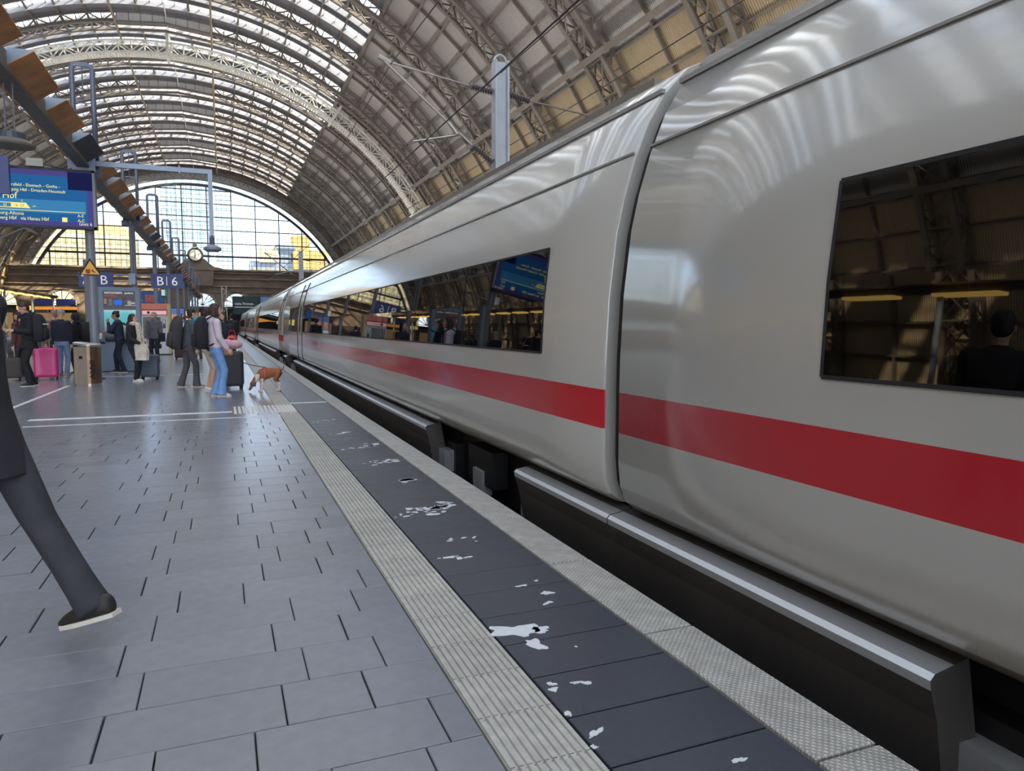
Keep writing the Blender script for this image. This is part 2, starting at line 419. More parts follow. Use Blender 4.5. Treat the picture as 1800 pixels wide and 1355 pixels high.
# rib: two arched trusses side by side, plated at the crown
m = MB()
for yy in (0, 1.8):
    for s in (-1, 1):
        arcbar(m, s * AP, s * AB, RI, RI + .1, yy - .16, yy + .16, 40); arcbar(m, s * AP, s * AB, RI + .1, RI + .3, yy - .03, yy + .03, 40)
        arcbar(m, s * AP, s * AB, RO - .1, RO, yy - .12, yy + .12, 40)
ribm = m.mesh('rib_chords', steel)
m = MB()
a = AP; st = R(1.95); i = 0
while a < AB - st:
    for s in (-1, 1):
        for yy in (0, 1.8):
            p, q = (RI + .1, RO - .1) if i % 2 else (RO - .1, RI + .1)
            m.bar(pol(s * a, p, yy), pol(s * (a + st), q, yy), .1, .05, (0, 1, 0))
            m.bar(pol(s * a, RI + .1, yy), pol(s * a, RO - .1, yy), .07, .05, (0, 1, 0))
        if i % 2 == 0:
            m.bar(pol(s * a, RI + .08, 0), pol(s * (a + 2 * st), RI + .08, 1.8), .09, .05); m.bar(pol(s * a, RI + .08, 1.8), pol(s * (a + 2 * st), RI + .08, 0), .09, .05)
            m.bar(pol(s * a, RI + .08, 0), pol(s * a, RI + .08, 1.8), .12, .1)
            m.bar(pol(s * a, RI + .1, 0), pol(s * a, RO - .1, 1.8), .06, .05); m.bar(pol(s * a, RI + .1, 1.8), pol(s * a, RO - .1, 0), .06, .05)
    a += st; i += 1
latm = m.mesh('rib_lattice', steel)
m = MB()
def crown(yy0, yy1, zb, zt):
    e = pol(AP, RI, 0); xe, ze = e[0], e[2]; zc = RI + .12
    for s in (-1, 1):
        pl = [(0, zc + zb), (s * xe, ze + zb), (s * xe, ze + zt), (0, zc + zt)]
        if s < 0: pl.reverse()
        m.prism(pl, yy0, yy1)
for yy in (0, 1.8): crown(yy - .03, yy + .03, .1, .95)
m.cur = 1
for yy in (0, 1.8): crown(yy - .18, yy + .18, -.02, .1)
crown(.18, 1.62, .35, .42)
for yy in (-.05,):
    for i in range(-4, 5):
        xx = i * .93; zz = RI + .12 - abs(xx) * .07
        m.box(xx - .02, xx + .02, yy - .04, yy, zz + .1, zz + .9)
crm = m.mesh('rib_crown_plate', [plate_m, steel])
# rafter between ribs in the closed part
m = MB()
for s in (-1, 1): arcbar(m, s * AG, s * AB, RS - .28, RS - .06, -.06, .06, 30)
rafm = m.mesh('rafter', steel)
ys = []
for k in range(20):
    y = YS + k * BAY; ys.append(y)
    rb = obj('rib', ribm, ceil, (X0, y, Z0)); obj('rib_lattice', latm, rb); obj('rib_crown_plate', crm, rb)
    obj('rafter', rafm, ceil, (X0, y + 5.5, Z0))
# glazed zone: closed strips between bands of panes
STRIPS = ((1.8, 2.9), (4.7, 5.6), (7.4, 9.25)); BANDS = ((.12, 1.68, 1), (2.9, 4.7, 0), (5.6, 7.4, 0))
NP = 34; DA = 2 * AG / NP
stripm = []
for a, c in STRIPS:
    m = MB(); arcbar(m, -AG, AG, RS - .02, RS + .1, a, c, 30)
    for e in (a, c): arcbar(m, -AG, AG, RS - .34, RS + .1, e - .07, e + .07, 30)
    stripm.append(m.mesh('roof_strip', steel_gl))
barm = []
for a, c, z in BANDS:
    m = MB()
    for i in range(NP + 1): m.bar(pol(-AG + DA * i, RS, a), pol(-AG + DA * i, RS, c), .05, .1, pol(-AG + DA * i, 1, 0))
    barm.append(m.mesh('glazing_bars', steel))
for y in ys:
    for me in stripm: obj('roof_strip', me, ceil, (X0, y, Z0))
    for me in barm: obj('glazing_bars', me, ceil, (X0, y, Z0), kind='stuff')
panes = []
for y in ys:
    for bi, (a, c, z) in enumerate(BANDS):
        for i in range(NP):
            ang = -AG + DA * (i + .5)
            panes.append((y, bi, ang))
def psz(p):
    y, bi, ang = p; q = pol(ang, RS, 0); P = (X0 + q[0], y + sum(BANDS[bi][:2]) / 2, Z0 + q[2]); v = view(P)
    return (1 / v[2] ** 2) * abs((Vector(P) - Vector((0, 0, EYE))).normalized().dot(Vector((math.sin(ang), 0, math.cos(ang))))) if v and seen(P, 30) else 0
panes.sort(key=psz, reverse=True)
pm = []
for a, c, z in BANDS:
    hw = RS * math.tan(DA / 2) - .02
    pm.append(MB().box(-hw, hw, a, c, RS - .006, RS + .006).mesh('roof_pane', roofglass))
for y, bi, ang in panes[:300]: obj('roof_pane', pm[bi], ceil, (X0, y, Z0), (0, ang, 0))
m = MB()
for y, bi, ang in panes[300:]:
    a, c, z = BANDS[bi]; hw = DA / 2 * .97; n = len(m.v)
    m.v += [pol(ang - hw, RS, y + a), pol(ang + hw, RS, y + a), pol(ang + hw, RS, y + c), pol(ang - hw, RS, y + c)]; m.face((n, n + 1, n + 2, n + 3))
m.build('roof_glazing', roofglass, ceil, loc=AX, kind='stuff')
# closed zone: sheet panels between purlins
NQ = 14; DQ = (AB - AG) / NQ
segs = ((0, 1.8), (1.8, 5.5), (5.5, 9.25))
pans = []
for y in ys:
    for si in range(3):
        for s in (-1, 1):
            for i in range(NQ): pans.append((y, si, s * (AG + DQ * (i + .5)), i))
def qsz(p):
    y, si, ang, i = p; q = pol(ang, RS, 0); P = (X0 + q[0], y + sum(segs[si]) / 2, Z0 + q[2]); v = view(P)
    return (segs[si][1] - segs[si][0]) / v[2] ** 2 if v and seen(P, 60) else 0
pans.sort(key=qsz, reverse=True)
qm = {}
hw = RS * math.tan(DQ / 2) + .03
for si, (a, c) in enumerate(segs):
    for low in (0, 1): qm[si, low] = MB().box(-hw, hw, a - .005, c + .005, RS, RS + .06).mesh('roof_panel', panel_tan if low else panel_m)
LOWA = R(54)
for y, si, ang, i in pans[:300]: obj('roof_panel', qm[si, int(abs(ang) > LOWA)], ceil, (X0, y, Z0), (0, ang, 0))
m = MB()
for y, si, ang, i in pans[300:]:
    m.cur = int(abs(ang) > LOWA); a, c = segs[si]; h = DQ / 2; n = len(m.v)
    m.v += [pol(ang - h, RS, y + a), pol(ang + h, RS, y + a), pol(ang + h, RS, y + c), pol(ang - h, RS, y + c)]; m.face((n, n + 1, n + 2, n + 3))
m.build('roof_sheeting', [panel_m, panel_tan], ceil, loc=AX, kind='stuff')
# unseen outer skin added over the sheet panels to stop sun leaking in
m = MB()
for s in (-1, 1): arcbar(m, s * (AG - R(.1)), s * (AB + R(2)), RS + .1, RS + .16, YS - .5, YEND + 1, 40)
m.build('sun_seal_skin', steel, ceil, loc=AX)
# purlins along the hall
def purlin(ang, r, wd, h, mm=steel, nm='purlin', y0=YS, y1=YEND):
    obj(nm, MB().box(-wd / 2, wd / 2, y0, y1, r - h / 2, r + h / 2).mesh(nm, mm), ceil, AX, (0, ang, 0))
for i in range(1, NQ): 
    for s in (-1, 1): purlin(s * (AG + DQ * i), RS - .16, .12, .26)
for s in (-1, 1):
    purlin(s * AG, RS - .2, .3, .5); purlin(s * AP, RI - .12, .16, .2, tanpipe, 'crown_pipe'); purlin(s * R(54), RI - .1, .34, .42, steel, 'longitudinal_girder')
    for aa in (4.0, 11.8, 15.8, 19.8, 23.8, 27.8): purlin(s * R(aa), RS - .12, .16, .26)
purlin(R(.4), RI + .3, .06, .06, gantry_m, 'crown_pipe')

# ================================================================== END WALL AND GREAT WINDOW
YW = YEND
zc = 10.75
ops = [(-32.5, 4.2), (-24.2, 4.2), (-11.2, 4.2), (-3.1, 4.0), (2.45, 4.0), (10, 4.2), (18, 4.2)]     # arched openings
m = MB(); xs = -45.0
for xc, wd in ops:
    m.box(xs, xc - wd / 2, YW, YW + 1, 0, zc); n = 12
    for i in range(n):
        a = xc - wd / 2 + wd * i / n; b_ = a + wd / n; mid = (a + b_) / 2 - xc
        m.box(a, b_, YW, YW + 1, 4.8 + math.sqrt(max(0, (wd / 2) ** 2 - mid * mid)), zc)
    xs = xc + wd / 2
m.box(xs, 45, YW, YW + 1, 0, zc)
wall = m.build('wall_end', stone_m, label='brown sandstone end wall with arched openings under the great window', cat='wall', kind='structure')
for z0, z1, d in ((zc - .05, zc + .25, .9), (zc - .45, zc - .2, .5), (9.3, 9.5, .35), (8.0, 8.15, .3), (6.95, 7.1, .2)):
    MB().box(-45, 45, YW - d, YW + .1, z0, z1).build('cornice', stone_l, wall)
for xc, wd in ops:
    m = MB(); n = 14
    m.loft([[(xc + math.cos(q) * rr_, yy, 4.8 + math.sin(q) * rr_) for rr_, yy in ((wd / 2, YW - .2), (wd / 2 + .45, YW - .2), (wd / 2 + .45, YW + .05), (wd / 2, YW + .05))] for q in [PI * i / n for i in range(n + 1)]])
    m.build('arch_moulding', stone_l, wall)
    m = MB(); m.box(xc - wd / 2, xc + wd / 2, YW + .45, YW + .5, 4.4, 4.8 + wd / 2); m.build('arch_window', winglass, wall)
    m = MB()
    for q in (0, 30, 60, 90, 120, 150, 180): m.bar((xc, YW + .4, 4.8), (xc + math.cos(R(q)) * wd / 2, YW + .4, 4.8 + math.sin(R(q)) * wd / 2), .1)
    m.box(xc - wd / 2, xc + wd / 2, YW + .3, YW + .5, 4.3, 4.55); m.build('arch_glazing_bar', darksteel, wall)
RW, ZW = 26.3, -1.1
zt = lambda x: ZW + math.sqrt(max(.01, RW * RW - (x - X0) ** 2))
win = empty('window_1', (0, 0, 0), label='great arched glass window above the end wall of the hall', cat='window', kind='structure')
colw, rowh = 3.95, 2.25
xsn = [X0 + colw * (i - .5) for i in range(-6, 8)]
def clip_cell(x0, x1, z0, z1):
    n = 8; top = [(x0 + (x1 - x0) * i / n, min(z1, zt(x0 + (x1 - x0) * i / n))) for i in range(n + 1)]
    top = [(x, z) for x, z in top if z > z0 + .02]
    if len(top) < 2: return None
    return [(top[0][0], z0)] + [(top[-1][0], z0)] + top[::-1] if True else None
for i in range(len(xsn) - 1):
    for j in range(8):
        pl = clip_cell(xsn[i] + .06, xsn[i + 1] - .06, zc + .25 + rowh * j + .05, zc + .25 + rowh * (j + 1) - .05)
        if pl and len(pl) > 3: MB().prism(pl, YW + .48, YW + .5).build('window_pane', winglass, win)
m = MB()
for x in xsn:
    if zt(x) > zc + .3: m.box(x - .09, x + .09, YW + .3, YW + .6, zc + .2, zt(x))
m.build('mullion', darksteel, win)
for j in range(0, 7):
    z = zc + .25 + rowh * j; hwid = math.sqrt(max(0, RW * RW - (z - ZW) ** 2))
    MB().box(X0 - hwid, X0 + hwid, YW + .32, YW + .58, z - (.16 if j == 1 else .08), z + (.16 if j == 1 else .08)).build('transom', darksteel, win)
m = MB(); st = colw / 5
x = xsn[0]
while x < xsn[-1]:
    if zt(x) > zc + .3: m.box(x - .025, x + .025, YW + .42, YW + .47, zc + .2, zt(x))
    x += st
z = zc + .25
while z < 25.1:
    hwid = math.sqrt(max(0, RW * RW - (z - ZW) ** 2)); m.box(X0 - hwid, X0 + hwid, YW + .4, YW + .44, z - .025, z + .025); z += rowh / 3
m.build('glazing_bars', darksteel, win, kind='stuff')
m = MB(); arcbar(m, -R(66), R(66), RW - .05, RW + .35, YW + .1, YW + .7, 48); m.build('arch_frame', darksteel, win, loc=(X0, 0, ZW))
m = MB(); arcbar(m, -R(64), R(64), RW + .35, RW + .95, YW + .48, YW + .5, 48); m.build('rim_glazing', winglass, win, loc=(X0, 0, ZW))
m = MB(); arcbar(m, -R(66), R(66), RW + .95, RW + 1.15, YW - .1, YW + .6, 48); arcbar(m, -R(66), R(66), RW + 2.3, RW + 3.6, YW - .1, YW + .6, 48)
a = -64
while a < 64:
    m.bar(pol(R(a), RW + 1.1, YW), pol(R(a + 1.6), RW + 2.4, YW), .1); m.bar(pol(R(a + 1.6), RW + 2.4, YW), pol(R(a + 3.2), RW + 1.1, YW), .1); a += 3.2
m.build('gable_truss', steel, win, loc=(X0, 0, ZW))
m = MB(); arcbar(m, -R(66), R(66), RW + 1.15, RW + 3.6, YW + .62, YW + .7, 48); m.build('gable_sheeting', panel_m, win, loc=(X0, 0, ZW))
# unseen side walls added behind the arch feet to shut out the sky
MB().box(-37, -36, YS, 137, -.9, 12).build('wall_left', stone_m, label='dark brown wall added along the far side of the hall to shut out the sky', cat='wall', kind='structure')
MB().box(29, 30, YS, 137, -.9, 12).build('wall_right', stone_m, label='brown wall added along the hall behind the train to shut out the sky', cat='wall', kind='structure')

# ================================================================== THE TRAIN
XT = 2.13; HALF = 1.475; XC = XT + HALF
train = empty('express_train', (XC, 40, -.74), label='long white express train with a red stripe and dark window band at the platform', cat='train')
PR = [(.34, .235), (.22, .235), (.12, .255), (.05, .31), (.015, .40), (0, .55), (0, .72), (0, .958), (.003, 1.151), (.022, 1.52), (.068, 1.895),
      (.115, 2.1), (.19, 2.34), (.285, 2.57), (.40, 2.755), (.56, 2.92), (.8, 3.03), (1.1, 3.09), (1.4, 3.11)]
IWIN = (8, 9, 10)                     # profile points that bound the windows
seatmesh = MB().loft([[(x, 0, .78), (x, .45, .78), (x, .54, .9), (x, .6, 1.6), (x, .5, 1.62), (x, .42, .96), (x, 0, .94)] for x in (-.22, .22)]).mesh('seat', seat_m)
def car(y0, y1, wins, doors, bogies, skirts, seats=False, ladder=None):
    """wins: list of (a, b) y ranges of glazing"""
    q = [(HALF - d, z) for d, z in PR]; left = [(-x, z) for x, z in q]; prof = left + q[::-1]; n = len(prof); L = len(left)
    ys_ = sorted(set([y0, y0 + .02, y1 - .02, y1] + [v for a in wins for v in a]))
    m = MB()
    for y in ys_: m.v += [(XC + (x * (.985 if y in (y0, y1) else 1)), y, z) for x, z in prof]
    for i in range(len(ys_) - 1):
        mid = (ys_[i] + ys_[i + 1]) / 2; inw = any(a < mid < b for a, b in wins)
        for j in range(n - 1):
            seg = j if j < L - 1 else (n - 2 - j)
            if inw and seg in (8, 9): continue
            m.cur = 1 if seg == 6 else (2 if seg < 3 else 0)
            a = i * n + j; m.face((a, a + 1, a + 1 + n, a + n))
        m.cur = 2; a = i * n; m.face((a + n - 1, a, a + n, a + 2 * n - 1))
    m.cur = 0
    for i in (0, len(ys_) - 1): m.face(tuple(i * n + j for j in range(n)) if i else tuple(reversed(range(n))))
    body = m.build('car_body', [white_t, red_t, grey_t], train)
    body.data.polygons.foreach_set('use_smooth', [len(p.vertices) == 4 for p in body.data.polygons])
    mark = body.data
    # the object hangs below the train's empty: keep world coordinates
    body.matrix_parent_inverse = train.matrix_basis.inverted()
    for a, b in wins:
        k = max(1, round((b - a) / 1.95)); st = (b - a) / k
        for i in range(k):
            for s in (-1, 1):
                m = MB(); u0, u1 = a + st * i + (.012 if i else .0), a + st * (i + 1) - (.012 if i < k - 1 else 0)
                for o_ in (0, .012): pass
                rings = [[(XC + s * (HALF - PR[j][0] + off), u, PR[j][1]) for j in (8, 9, 10)] for u in (u0, u1) for off in (0,)]
                nn = len(m.v)
                for off in (.004, -.014):
                    for u in (u0, u1):
                        m.v += [(XC + s * (HALF - PR[j][0] + off), u, PR[j][1]) for j in (8, 9, 10)]
                for f in ((0, 3, 4, 1), (1, 4, 5, 2)): m.face(f if s > 0 else f[::-1])
                m.build('window_pane', trainglass, body)
        # dark rubber frame around the band, one on each side of the car
        for s in (-1, 1):
            m = MB()
            for j in (8, 10):
                x = XC + s * (HALF - PR[j][0]); m.bar((x, a, PR[j][1]), (x, b, PR[j][1]), .010, .016)
            for u in (a, b):
                for j in (8, 9): m.bar((XC + s * (HALF - PR[j][0]), u, PR[j][1]), (XC + s * (HALF - PR[j + 1][0]), u, PR[j + 1][1]), .010, .016)
            m.build('window_frame', rubber, body)
        for i in range(1, k):
            u = a + st * i; m = MB()
            for j in (8, 9): m.bar((XC - HALF + PR[j][0] + .03, u, PR[j][1]), (XC - HALF + PR[j + 1][0] + .03, u, PR[j + 1][1]), .05, .12)
            m.build('window_post', rubber, body)
    for a, b in doors:                 # outline of a plug door with slit window
        m = MB()
        for u in (a, b):
            for j in range(3, 13): m.bar((XT + PR[j][0] - .002, u, PR[j][1]), (XT + PR[j + 1][0] - .002, u, PR[j + 1][1]), .014, .03)
        m.bar((XT + PR[12][0], a, PR[12][1]), (XT + PR[12][0], b, PR[12][1]), .014, .03)
        d = m.build('door', rubber, body)
        mid = (a + b) / 2
        m = MB()
        for j in (8, 9):
            m.bar((XT + PR[j][0] - .004, mid, PR[j][1]), (XT + PR[j + 1][0] - .004, mid, PR[j + 1][1]), .01, .22)
        m.build('door_window', black_t, d)
    # roof gutter ridges
    m = MB()
    for d, z, q in ((.405, 2.765, .026), (.205, 2.38, .012)): m.bar((XT + d - .006, y0, z), (XT + d - .006, y1, z), q, q)
    m.build('rain_gutter', ledge_t, body)
    m = MB(); m.box(XC - .5, XC + .5, y0 + 1, y1 - 1, 3.09, 3.22); m.build('roof_fairing', grey_t, body)
    for a, b in skirts:
        sp = [(.17, .235), (.10, .22), (.01, .205), (-.01, .185), (-.005, .15), (.03, .04), (.08, -.25), (.14, -.45), (.3, -.46)]
        m = MB()
        for k in range(len(sp) - 1):
            m.cur = 1 if k in (1, 2, 3) else 0
            (d0, z0), (d1, z1) = sp[k], sp[k + 1]; nn = len(m.v)
            m.v += [(XT + d0, a, z0), (XT + d0, b, z0), (XT + d1, b, z1), (XT + d1, a, z1)]; m.face((nn, nn + 3, nn + 2, nn + 1))
        m.cur = 0
        for u in (a, b):
            nn = len(m.v); m.v += [(XT + d, u, z) for d, z in sp]; m.face(tuple(range(nn, nn + len(sp))))
        m.build('side_skirt', [skirt_t, ledge_t], body)
    MB().box(XC - 1.1, XC + 1.1, y0 + .1, y1 - .1, -.2, .24).build('underfloor', black_t, body)
    for yb in bogies:
        m = MB()
        for s in (-1, 1):
            m.box(XC + s * 1.0 - .09, XC + s * 1.0 + .09, yb - 1.6, yb + 1.6, -.38, -.1)
            for dy in (-1.25, 1.25):
                m.loft([[(XC + s * .75 + dx, yb + dy + .46 * math.cos(2 * PI * i / 18), -.28 + .46 * math.sin(2 * PI * i / 18)) for i in range(18)] for dx in (-.07, .07)])
                m.box(XC + s * 1.12 - .1, XC + s * 1.12 + .1, yb + dy - .2, yb + dy + .2, -.42, .02)
            m.box(XC + s * 1.22 - .08, XC + s * 1.22 + .08, yb - .35, yb + .35, -.2, .15)
        m.cur = 1
        for dy in (-1.25, 0, 1.25): m.box(XC - 1.33, XC - 1.22, yb + dy - .13, yb + dy + .13, -.3, -.06)
        m.build('bogie', [black_t, ledge_t], body)
    if ladder:
        m = MB()
        for u in (ladder, ladder + .34): m.box(XT - .003, XT + .002, u, u + .05, .735, .95)
        m.box(XT - .003, XT + .002, ladder, ladder + .39, .83, .86)
        m.build('step_marking', white_line, body)
    # interior: floor, ceiling lining and seat rows
    m = MB(); m.box(XC - 1.3, XC + 1.3, y0 + .1, y1 - .1, .3, .5); m.build('cabin_floor', seat_m, body)
    if seats:
        u = y0 + 1.6
        while u < y1 - 3:
            for sx in (-1.05, -.55, .55, 1.05): obj('seat', seatmesh, body, (XC + sx, u, 0))
            u += .95
    return body
G = [3.75, 28.8, 53.8, 78.8, 103.8]
def gapbellows(y):
    q = [(HALF - d - .07, z) for d, z in PR]; prof = [(-x, z) for x, z in q] + q[::-1]
    m = MB(); rings = []
    for i in range(7):
        k = 1 - .02 * (i % 2); rings.append([(XC + x * k, y - .13 + .26 * i / 6, z) for x, z in prof])
    m.loft(rings); o = m.build('bellows', rubber, train); o.matrix_parent_inverse = train.matrix_basis.inverted()
car(-21.2, G[0] - .09, [(-18, 2.12)], [], [.25, -18], [(1.6, 3.745), (-16.4, -1.1)], True)
car(G[0] + .09, G[1] - .09, [(4.75, 21.55), (23.25, 26.1)], [(21.75, 23.05)], [6.6, 26.0], [(3.755, 5.25), (7.95, 24.5), (27.5, 28.7)], True, 17.4)
for i in (1, 2, 3):
    a, b = G[i] + .09, G[i + 1] - .09
    car(a, b, [(a + 2.6, b - 4.6)], [(a + .7, a + 1.9), (b - 3.4, b - 2.2)], [a + 2.8, b - 2.8], [(a + 4.3, b - 4.3)], i == 1)
for y in G[:-1]: gapbellows(y)

# ================================================================== OVERHEAD LINE
def mast(y, lbl):
    o = empty('catenary_mast', (6.2, y, -.9), label=lbl, cat='mast', group=None)
    m = MB(); m.box(-.15, .15, -.02, .02, 0, 8.35)
    for s in (-1, 1): m.box(s * .15 - .025, s * .15 + .025, -.14, .14, 0, 8.35)
    m.build('post', mastpaint, o)
    m = MB(); m.tube([(.15 * math.cos(a), 0, 8.35 + .15 * math.sin(a)) for a in [PI * i / 10 for i in range(11)]], .03, 6); m.build('cap_loop', mastpaint, o)
    def ins(a, b, nm='insulator'):
        a, b = Vector(a), Vector(b); k = 9; pts = []; rr_ = []
        for i in range(k):
            for s, r_ in ((0, .035), (.3, .085), (.5, .085), (.9, .035)):
                pts.append(a + (b - a) * (i + s) / k); rr_.append(r_)
        MB().tube(pts, rr_, 10).build(nm, insul, o)
    ins((-.2, 0, 7.65), (-.75, 0, 7.72)); ins((.2, 0, 7.65), (.75, 0, 7.55)); ins((-.2, 0, 6.05), (-.7, 0, 6.4))
    for pts, r_, nm in (([(-.75, 0, 7.72), (-2.6, 0, 8.0)], .022, 'top_tube'), ([(-.7, 0, 6.4), (-2.72, 0, 8.02)], .04, 'bracket_arm'), ([(-2.6, 0, 8.0), (-2.85, 0, 8.1)], .06, 'clamp'),
                        ([(-1.0, 0, 6.6), (-2.1, 0, 6.35)], .022, 'steady_arm'), ([(.75, 0, 7.55), (2.6, 0, 7.35)], .022, 'top_tube'), ([(-1.25, 0, 6.85), (-1.05, 0, 6.62)], .06, 'clamp')):
        MB().tube(pts, r_).build(nm, alum, o)
    return o
mast(16.2, 'tall pale grey overhead line mast standing behind the near train car')
mast(62.5, 'small distant overhead line mast behind the train before the end wall')
def wire(pts, r=.012, lbl='thin overhead wire above the train', nm='overhead_wire'):
    MB().tube(pts, r, 6).build(nm, wire_m, label=lbl, cat='wire')
wire([(XC, -45, 6.95), (XC, 0, 6.3), (XC, 16.2, 7.05), (XC, 39, 6.3), (XC, 62.5, 7.05), (XC, 118, 6.9)], .012, 'sagging carrier wire above the train roof')
wire([(XC - .2, -45, 4.75), (XC, 16.2, 4.75), (XC - .2, 62.5, 4.75), (XC, 118, 4.75)], .012, 'straight contact wire just above the train roof')
wire([(6.2, 16.2, 7.2), (6.9, 4, 7.7), (7.6, -12, 8.4)], .012, 'thin cable running from the near mast towards the hall side')
wire([(8.6, -45, 6.9), (8.6, 16.2, 7.0), (8.6, 62, 7.0), (8.6, 118, 6.9)], .012, 'carrier wire over the track behind the train')

# ================================================================== MAINTENANCE GANTRY
gy = 76.0
gan = empty('maintenance_gantry', (X0, gy, 13), label='cream white lattice maintenance gantry arching under the roof', cat='gantry')
def gpart(m, nm): o = m.build(nm, gantry_m, gan); o.matrix_parent_inverse = gan.matrix_basis.inverted(); o.location = (X0, 0, Z0); return o
A0, A1 = R(-40), R(59)
for yy in (gy - .55, gy + .55):
    for r_, nm in ((26.95, 'lower_chord'), (28.05, 'upper_chord')):
        m = MB(); arcbar(m, A0, A1, r_, r_ + (.22 if r_ < 27 else .12), yy - .08, yy + .08, 50); gpart(m, nm)
m = MB(); a = A0; st = (A1 - A0) / 44; i = 0
while a < A1 - st * .5:
    for yy in (gy - .55, gy + .55):
        p, q = (27.15, 28.05) if i % 2 else (28.05, 27.15)
        m.bar(pol(a, p, yy), pol(a + st, q, yy), .08); m.bar(pol(a, 27.1, yy), pol(a, 28.1, yy), .06)
    m.bar(pol(a, 28.1, gy - .55), pol(a + st, 28.1, gy + .55), .05); m.bar(pol(a, 28.1, gy - .55), pol(a, 28.1, gy + .55), .06)
    a += st; i += 1
gpart(m, 'lattice')
m = MB(); a = A0; st = R(.55)
while a < A1:
    m.bar(pol(a, 26.95, gy - .5), pol(a, 26.95, gy + .5), .22, .05, pol(a + .5, 1, 0)); a += st
gpart(m, 'stair_treads')
for aa in (0, 33, 59):
    m = MB(); m.box(-.12, .12, -.9, .9, 26.7, 28.9); o = gpart(m, 'post'); o.rotation_euler = (0, R(aa), 0); o.location = (X0, gy, Z0)
m = MB(); e = pol(A1, 27, 0)
m.box(e[0] - .3, e[0] + 3.6, gy - .6, gy + .6, e[2] - .3, e[2] - .15)
for i in range(8):
    for yy in (gy - .6, gy + .6): m.box(e[0] + .5 * i - .03, e[0] + .5 * i + .03, yy - .03, yy + .03, e[2] - .2, e[2] + .9)
for yy in (gy - .6, gy + .6):
    for z in (.35, .9): m.box(e[0], e[0] + 3.6, yy - .03, yy + .03, e[2] + z - .03, e[2] + z + .03)
gpart(m, 'end_platform')

# ================================================================== PLATFORM FURNITURE
# ---- support frames (inverted U) along the platform middle, carrying the light beam
def uframe(y, lbl, top=7.62):
    a = .22
    pts = [(-a, 0, 5.0), (-a, 0, top - .1), (-a + .03, 0, top - .03), (-a + .1, 0, top), (a - .1, 0, top), (a - .03, 0, top - .03), (a, 0, top - .1), (a, 0, 5.0)]
    e = empty('support_post', (-2.97, y, 0), label=lbl, cat='post', group='support posts along the platform')
    MB().tube(pts, .06, 10).build('hoop_frame', bluegrey, e, smooth=True)
    MB().cyl((0, 0), .105, 0, 5.14, 18).build('pole_tube', polegrey, e)
    MB().box(-.32, .32, -.1, .1, 4.95, 5.14).build('head_plate', bluegrey, e)
    MB().tube([(-a, 0, top - .9), (a, 0, top - .9)], .015, 6).build('tie_rod', bluegrey, e); MB().tube([(0, 0, top), (0, 0, top - .9)], .015, 6).build('hanger_rod', bluegrey, e)
    MB().cyl((0, 0), .2, 0, .03, 18).build('base_plate', bluegrey, e)
FR = [20.6 + 9.4 * i for i in range(10)]
WHERE = ['grey support post carrying the departure board, with tall hoop above the light beam', 'hooped support post holding the blue platform signs', 'hooped support post just beyond the vending machine']
for i, y in enumerate(FR): uframe(y, WHERE[i] if i < 3 else 'hooped support post in the row between vending machine and end wall')
# ---- long light beam with triangular reflector troughs
beam = empty('light_beam', (-3.0, 8, 5.3), label='long grey lighting beam with wooden reflector troughs above the platform', cat='light beam')
def bpart(m, nm, mt): o = m.build(nm, mt, beam); o.matrix_parent_inverse = beam.matrix_basis.inverted(); return o
m = MB(); m.box(-3.1, -2.9, 4, 117, 5.22, 5.48); bpart(m, 'channel', beam_m)
m = MB(); m.box(-3.13, -2.87, 4, 117, 5.14, 5.2); bpart(m, 'bottom_flange', beam_m)
y = 5.55; i = 0
while y < 116:
    for s, off in ((1, 0), (-1, 1.15)):
        yy = y + off; xb = -3.0 + s * .12; xo = -3.0 + s * .47
        m = MB(); m.cur = 0
        pl = [(xb, 5.26), (xo, 5.5), (xb, 5.5)]; pl = pl if s > 0 else pl[::-1]
        m.cur = 1; m.prism(pl, yy, yy + .02); m.prism(pl, yy + 1.88, yy + 1.9)
        m.cur = 0
        m.quadbox([(xb, yy, 5.24), (xo, yy, 5.48), (xo, yy + 1.9, 5.48), (xb, yy + 1.9, 5.24), (xb, yy, 5.26), (xo, yy, 5.5), (xo, yy + 1.9, 5.5), (xb, yy + 1.9, 5.26)])
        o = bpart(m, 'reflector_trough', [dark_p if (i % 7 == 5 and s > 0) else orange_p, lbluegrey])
    y += 2.55; i += 1
UPLIGHT = 110  # strength of the upward area lamps added to brighten the roof from below
def uplights(x, ys_, z=5.62, par=None):
    for q in ys_:
        l = bpy.data.lights.new('roof_fill_lamp', 'AREA'); l.shape = 'RECTANGLE'; l.size = .5; l.size_y = 4.5; l.energy = UPLIGHT; l.color = (1, .97, .94)
        o = bpy.data.objects.new('roof_fill_lamp', l); COL.objects.link(o); o.location = (x, q, z); o.rotation_euler = (PI, 0, 0)
uplights(-3.0, [6.5 + 9.4 * i for i in range(12)])
# ---- hanging disc lamps
def disc_lamp(x, y, z, zt_, lbl, r_=.27):
    e = empty('pendant_lamp', (x, y, z), label=lbl, cat='lamp')
    MB().cyl((0, 0), r_ * .62, .05, .17, 20).build('lamp_housing', bluegrey, e)
    MB().loft([[(q * math.cos(2 * PI * j / 24), q * math.sin(2 * PI * j / 24), zz) for j in range(24)] for q, zz in ((r_ * .7, .07), (r_, .0), (r_ * .96, -.03), (r_ * .7, -.045))]).build('lamp_rim', beam_m, e)
    for dx in (-.06, .06): MB().tube([(dx, 0, .15), (dx, 0, zt_ - z)], .012, 6).build('suspension_rod', polegrey, e)
disc_lamp(-3.02, 13.8, 4.2, 5.16, 'dark round pendant lamp hanging beside the departure board', .34)
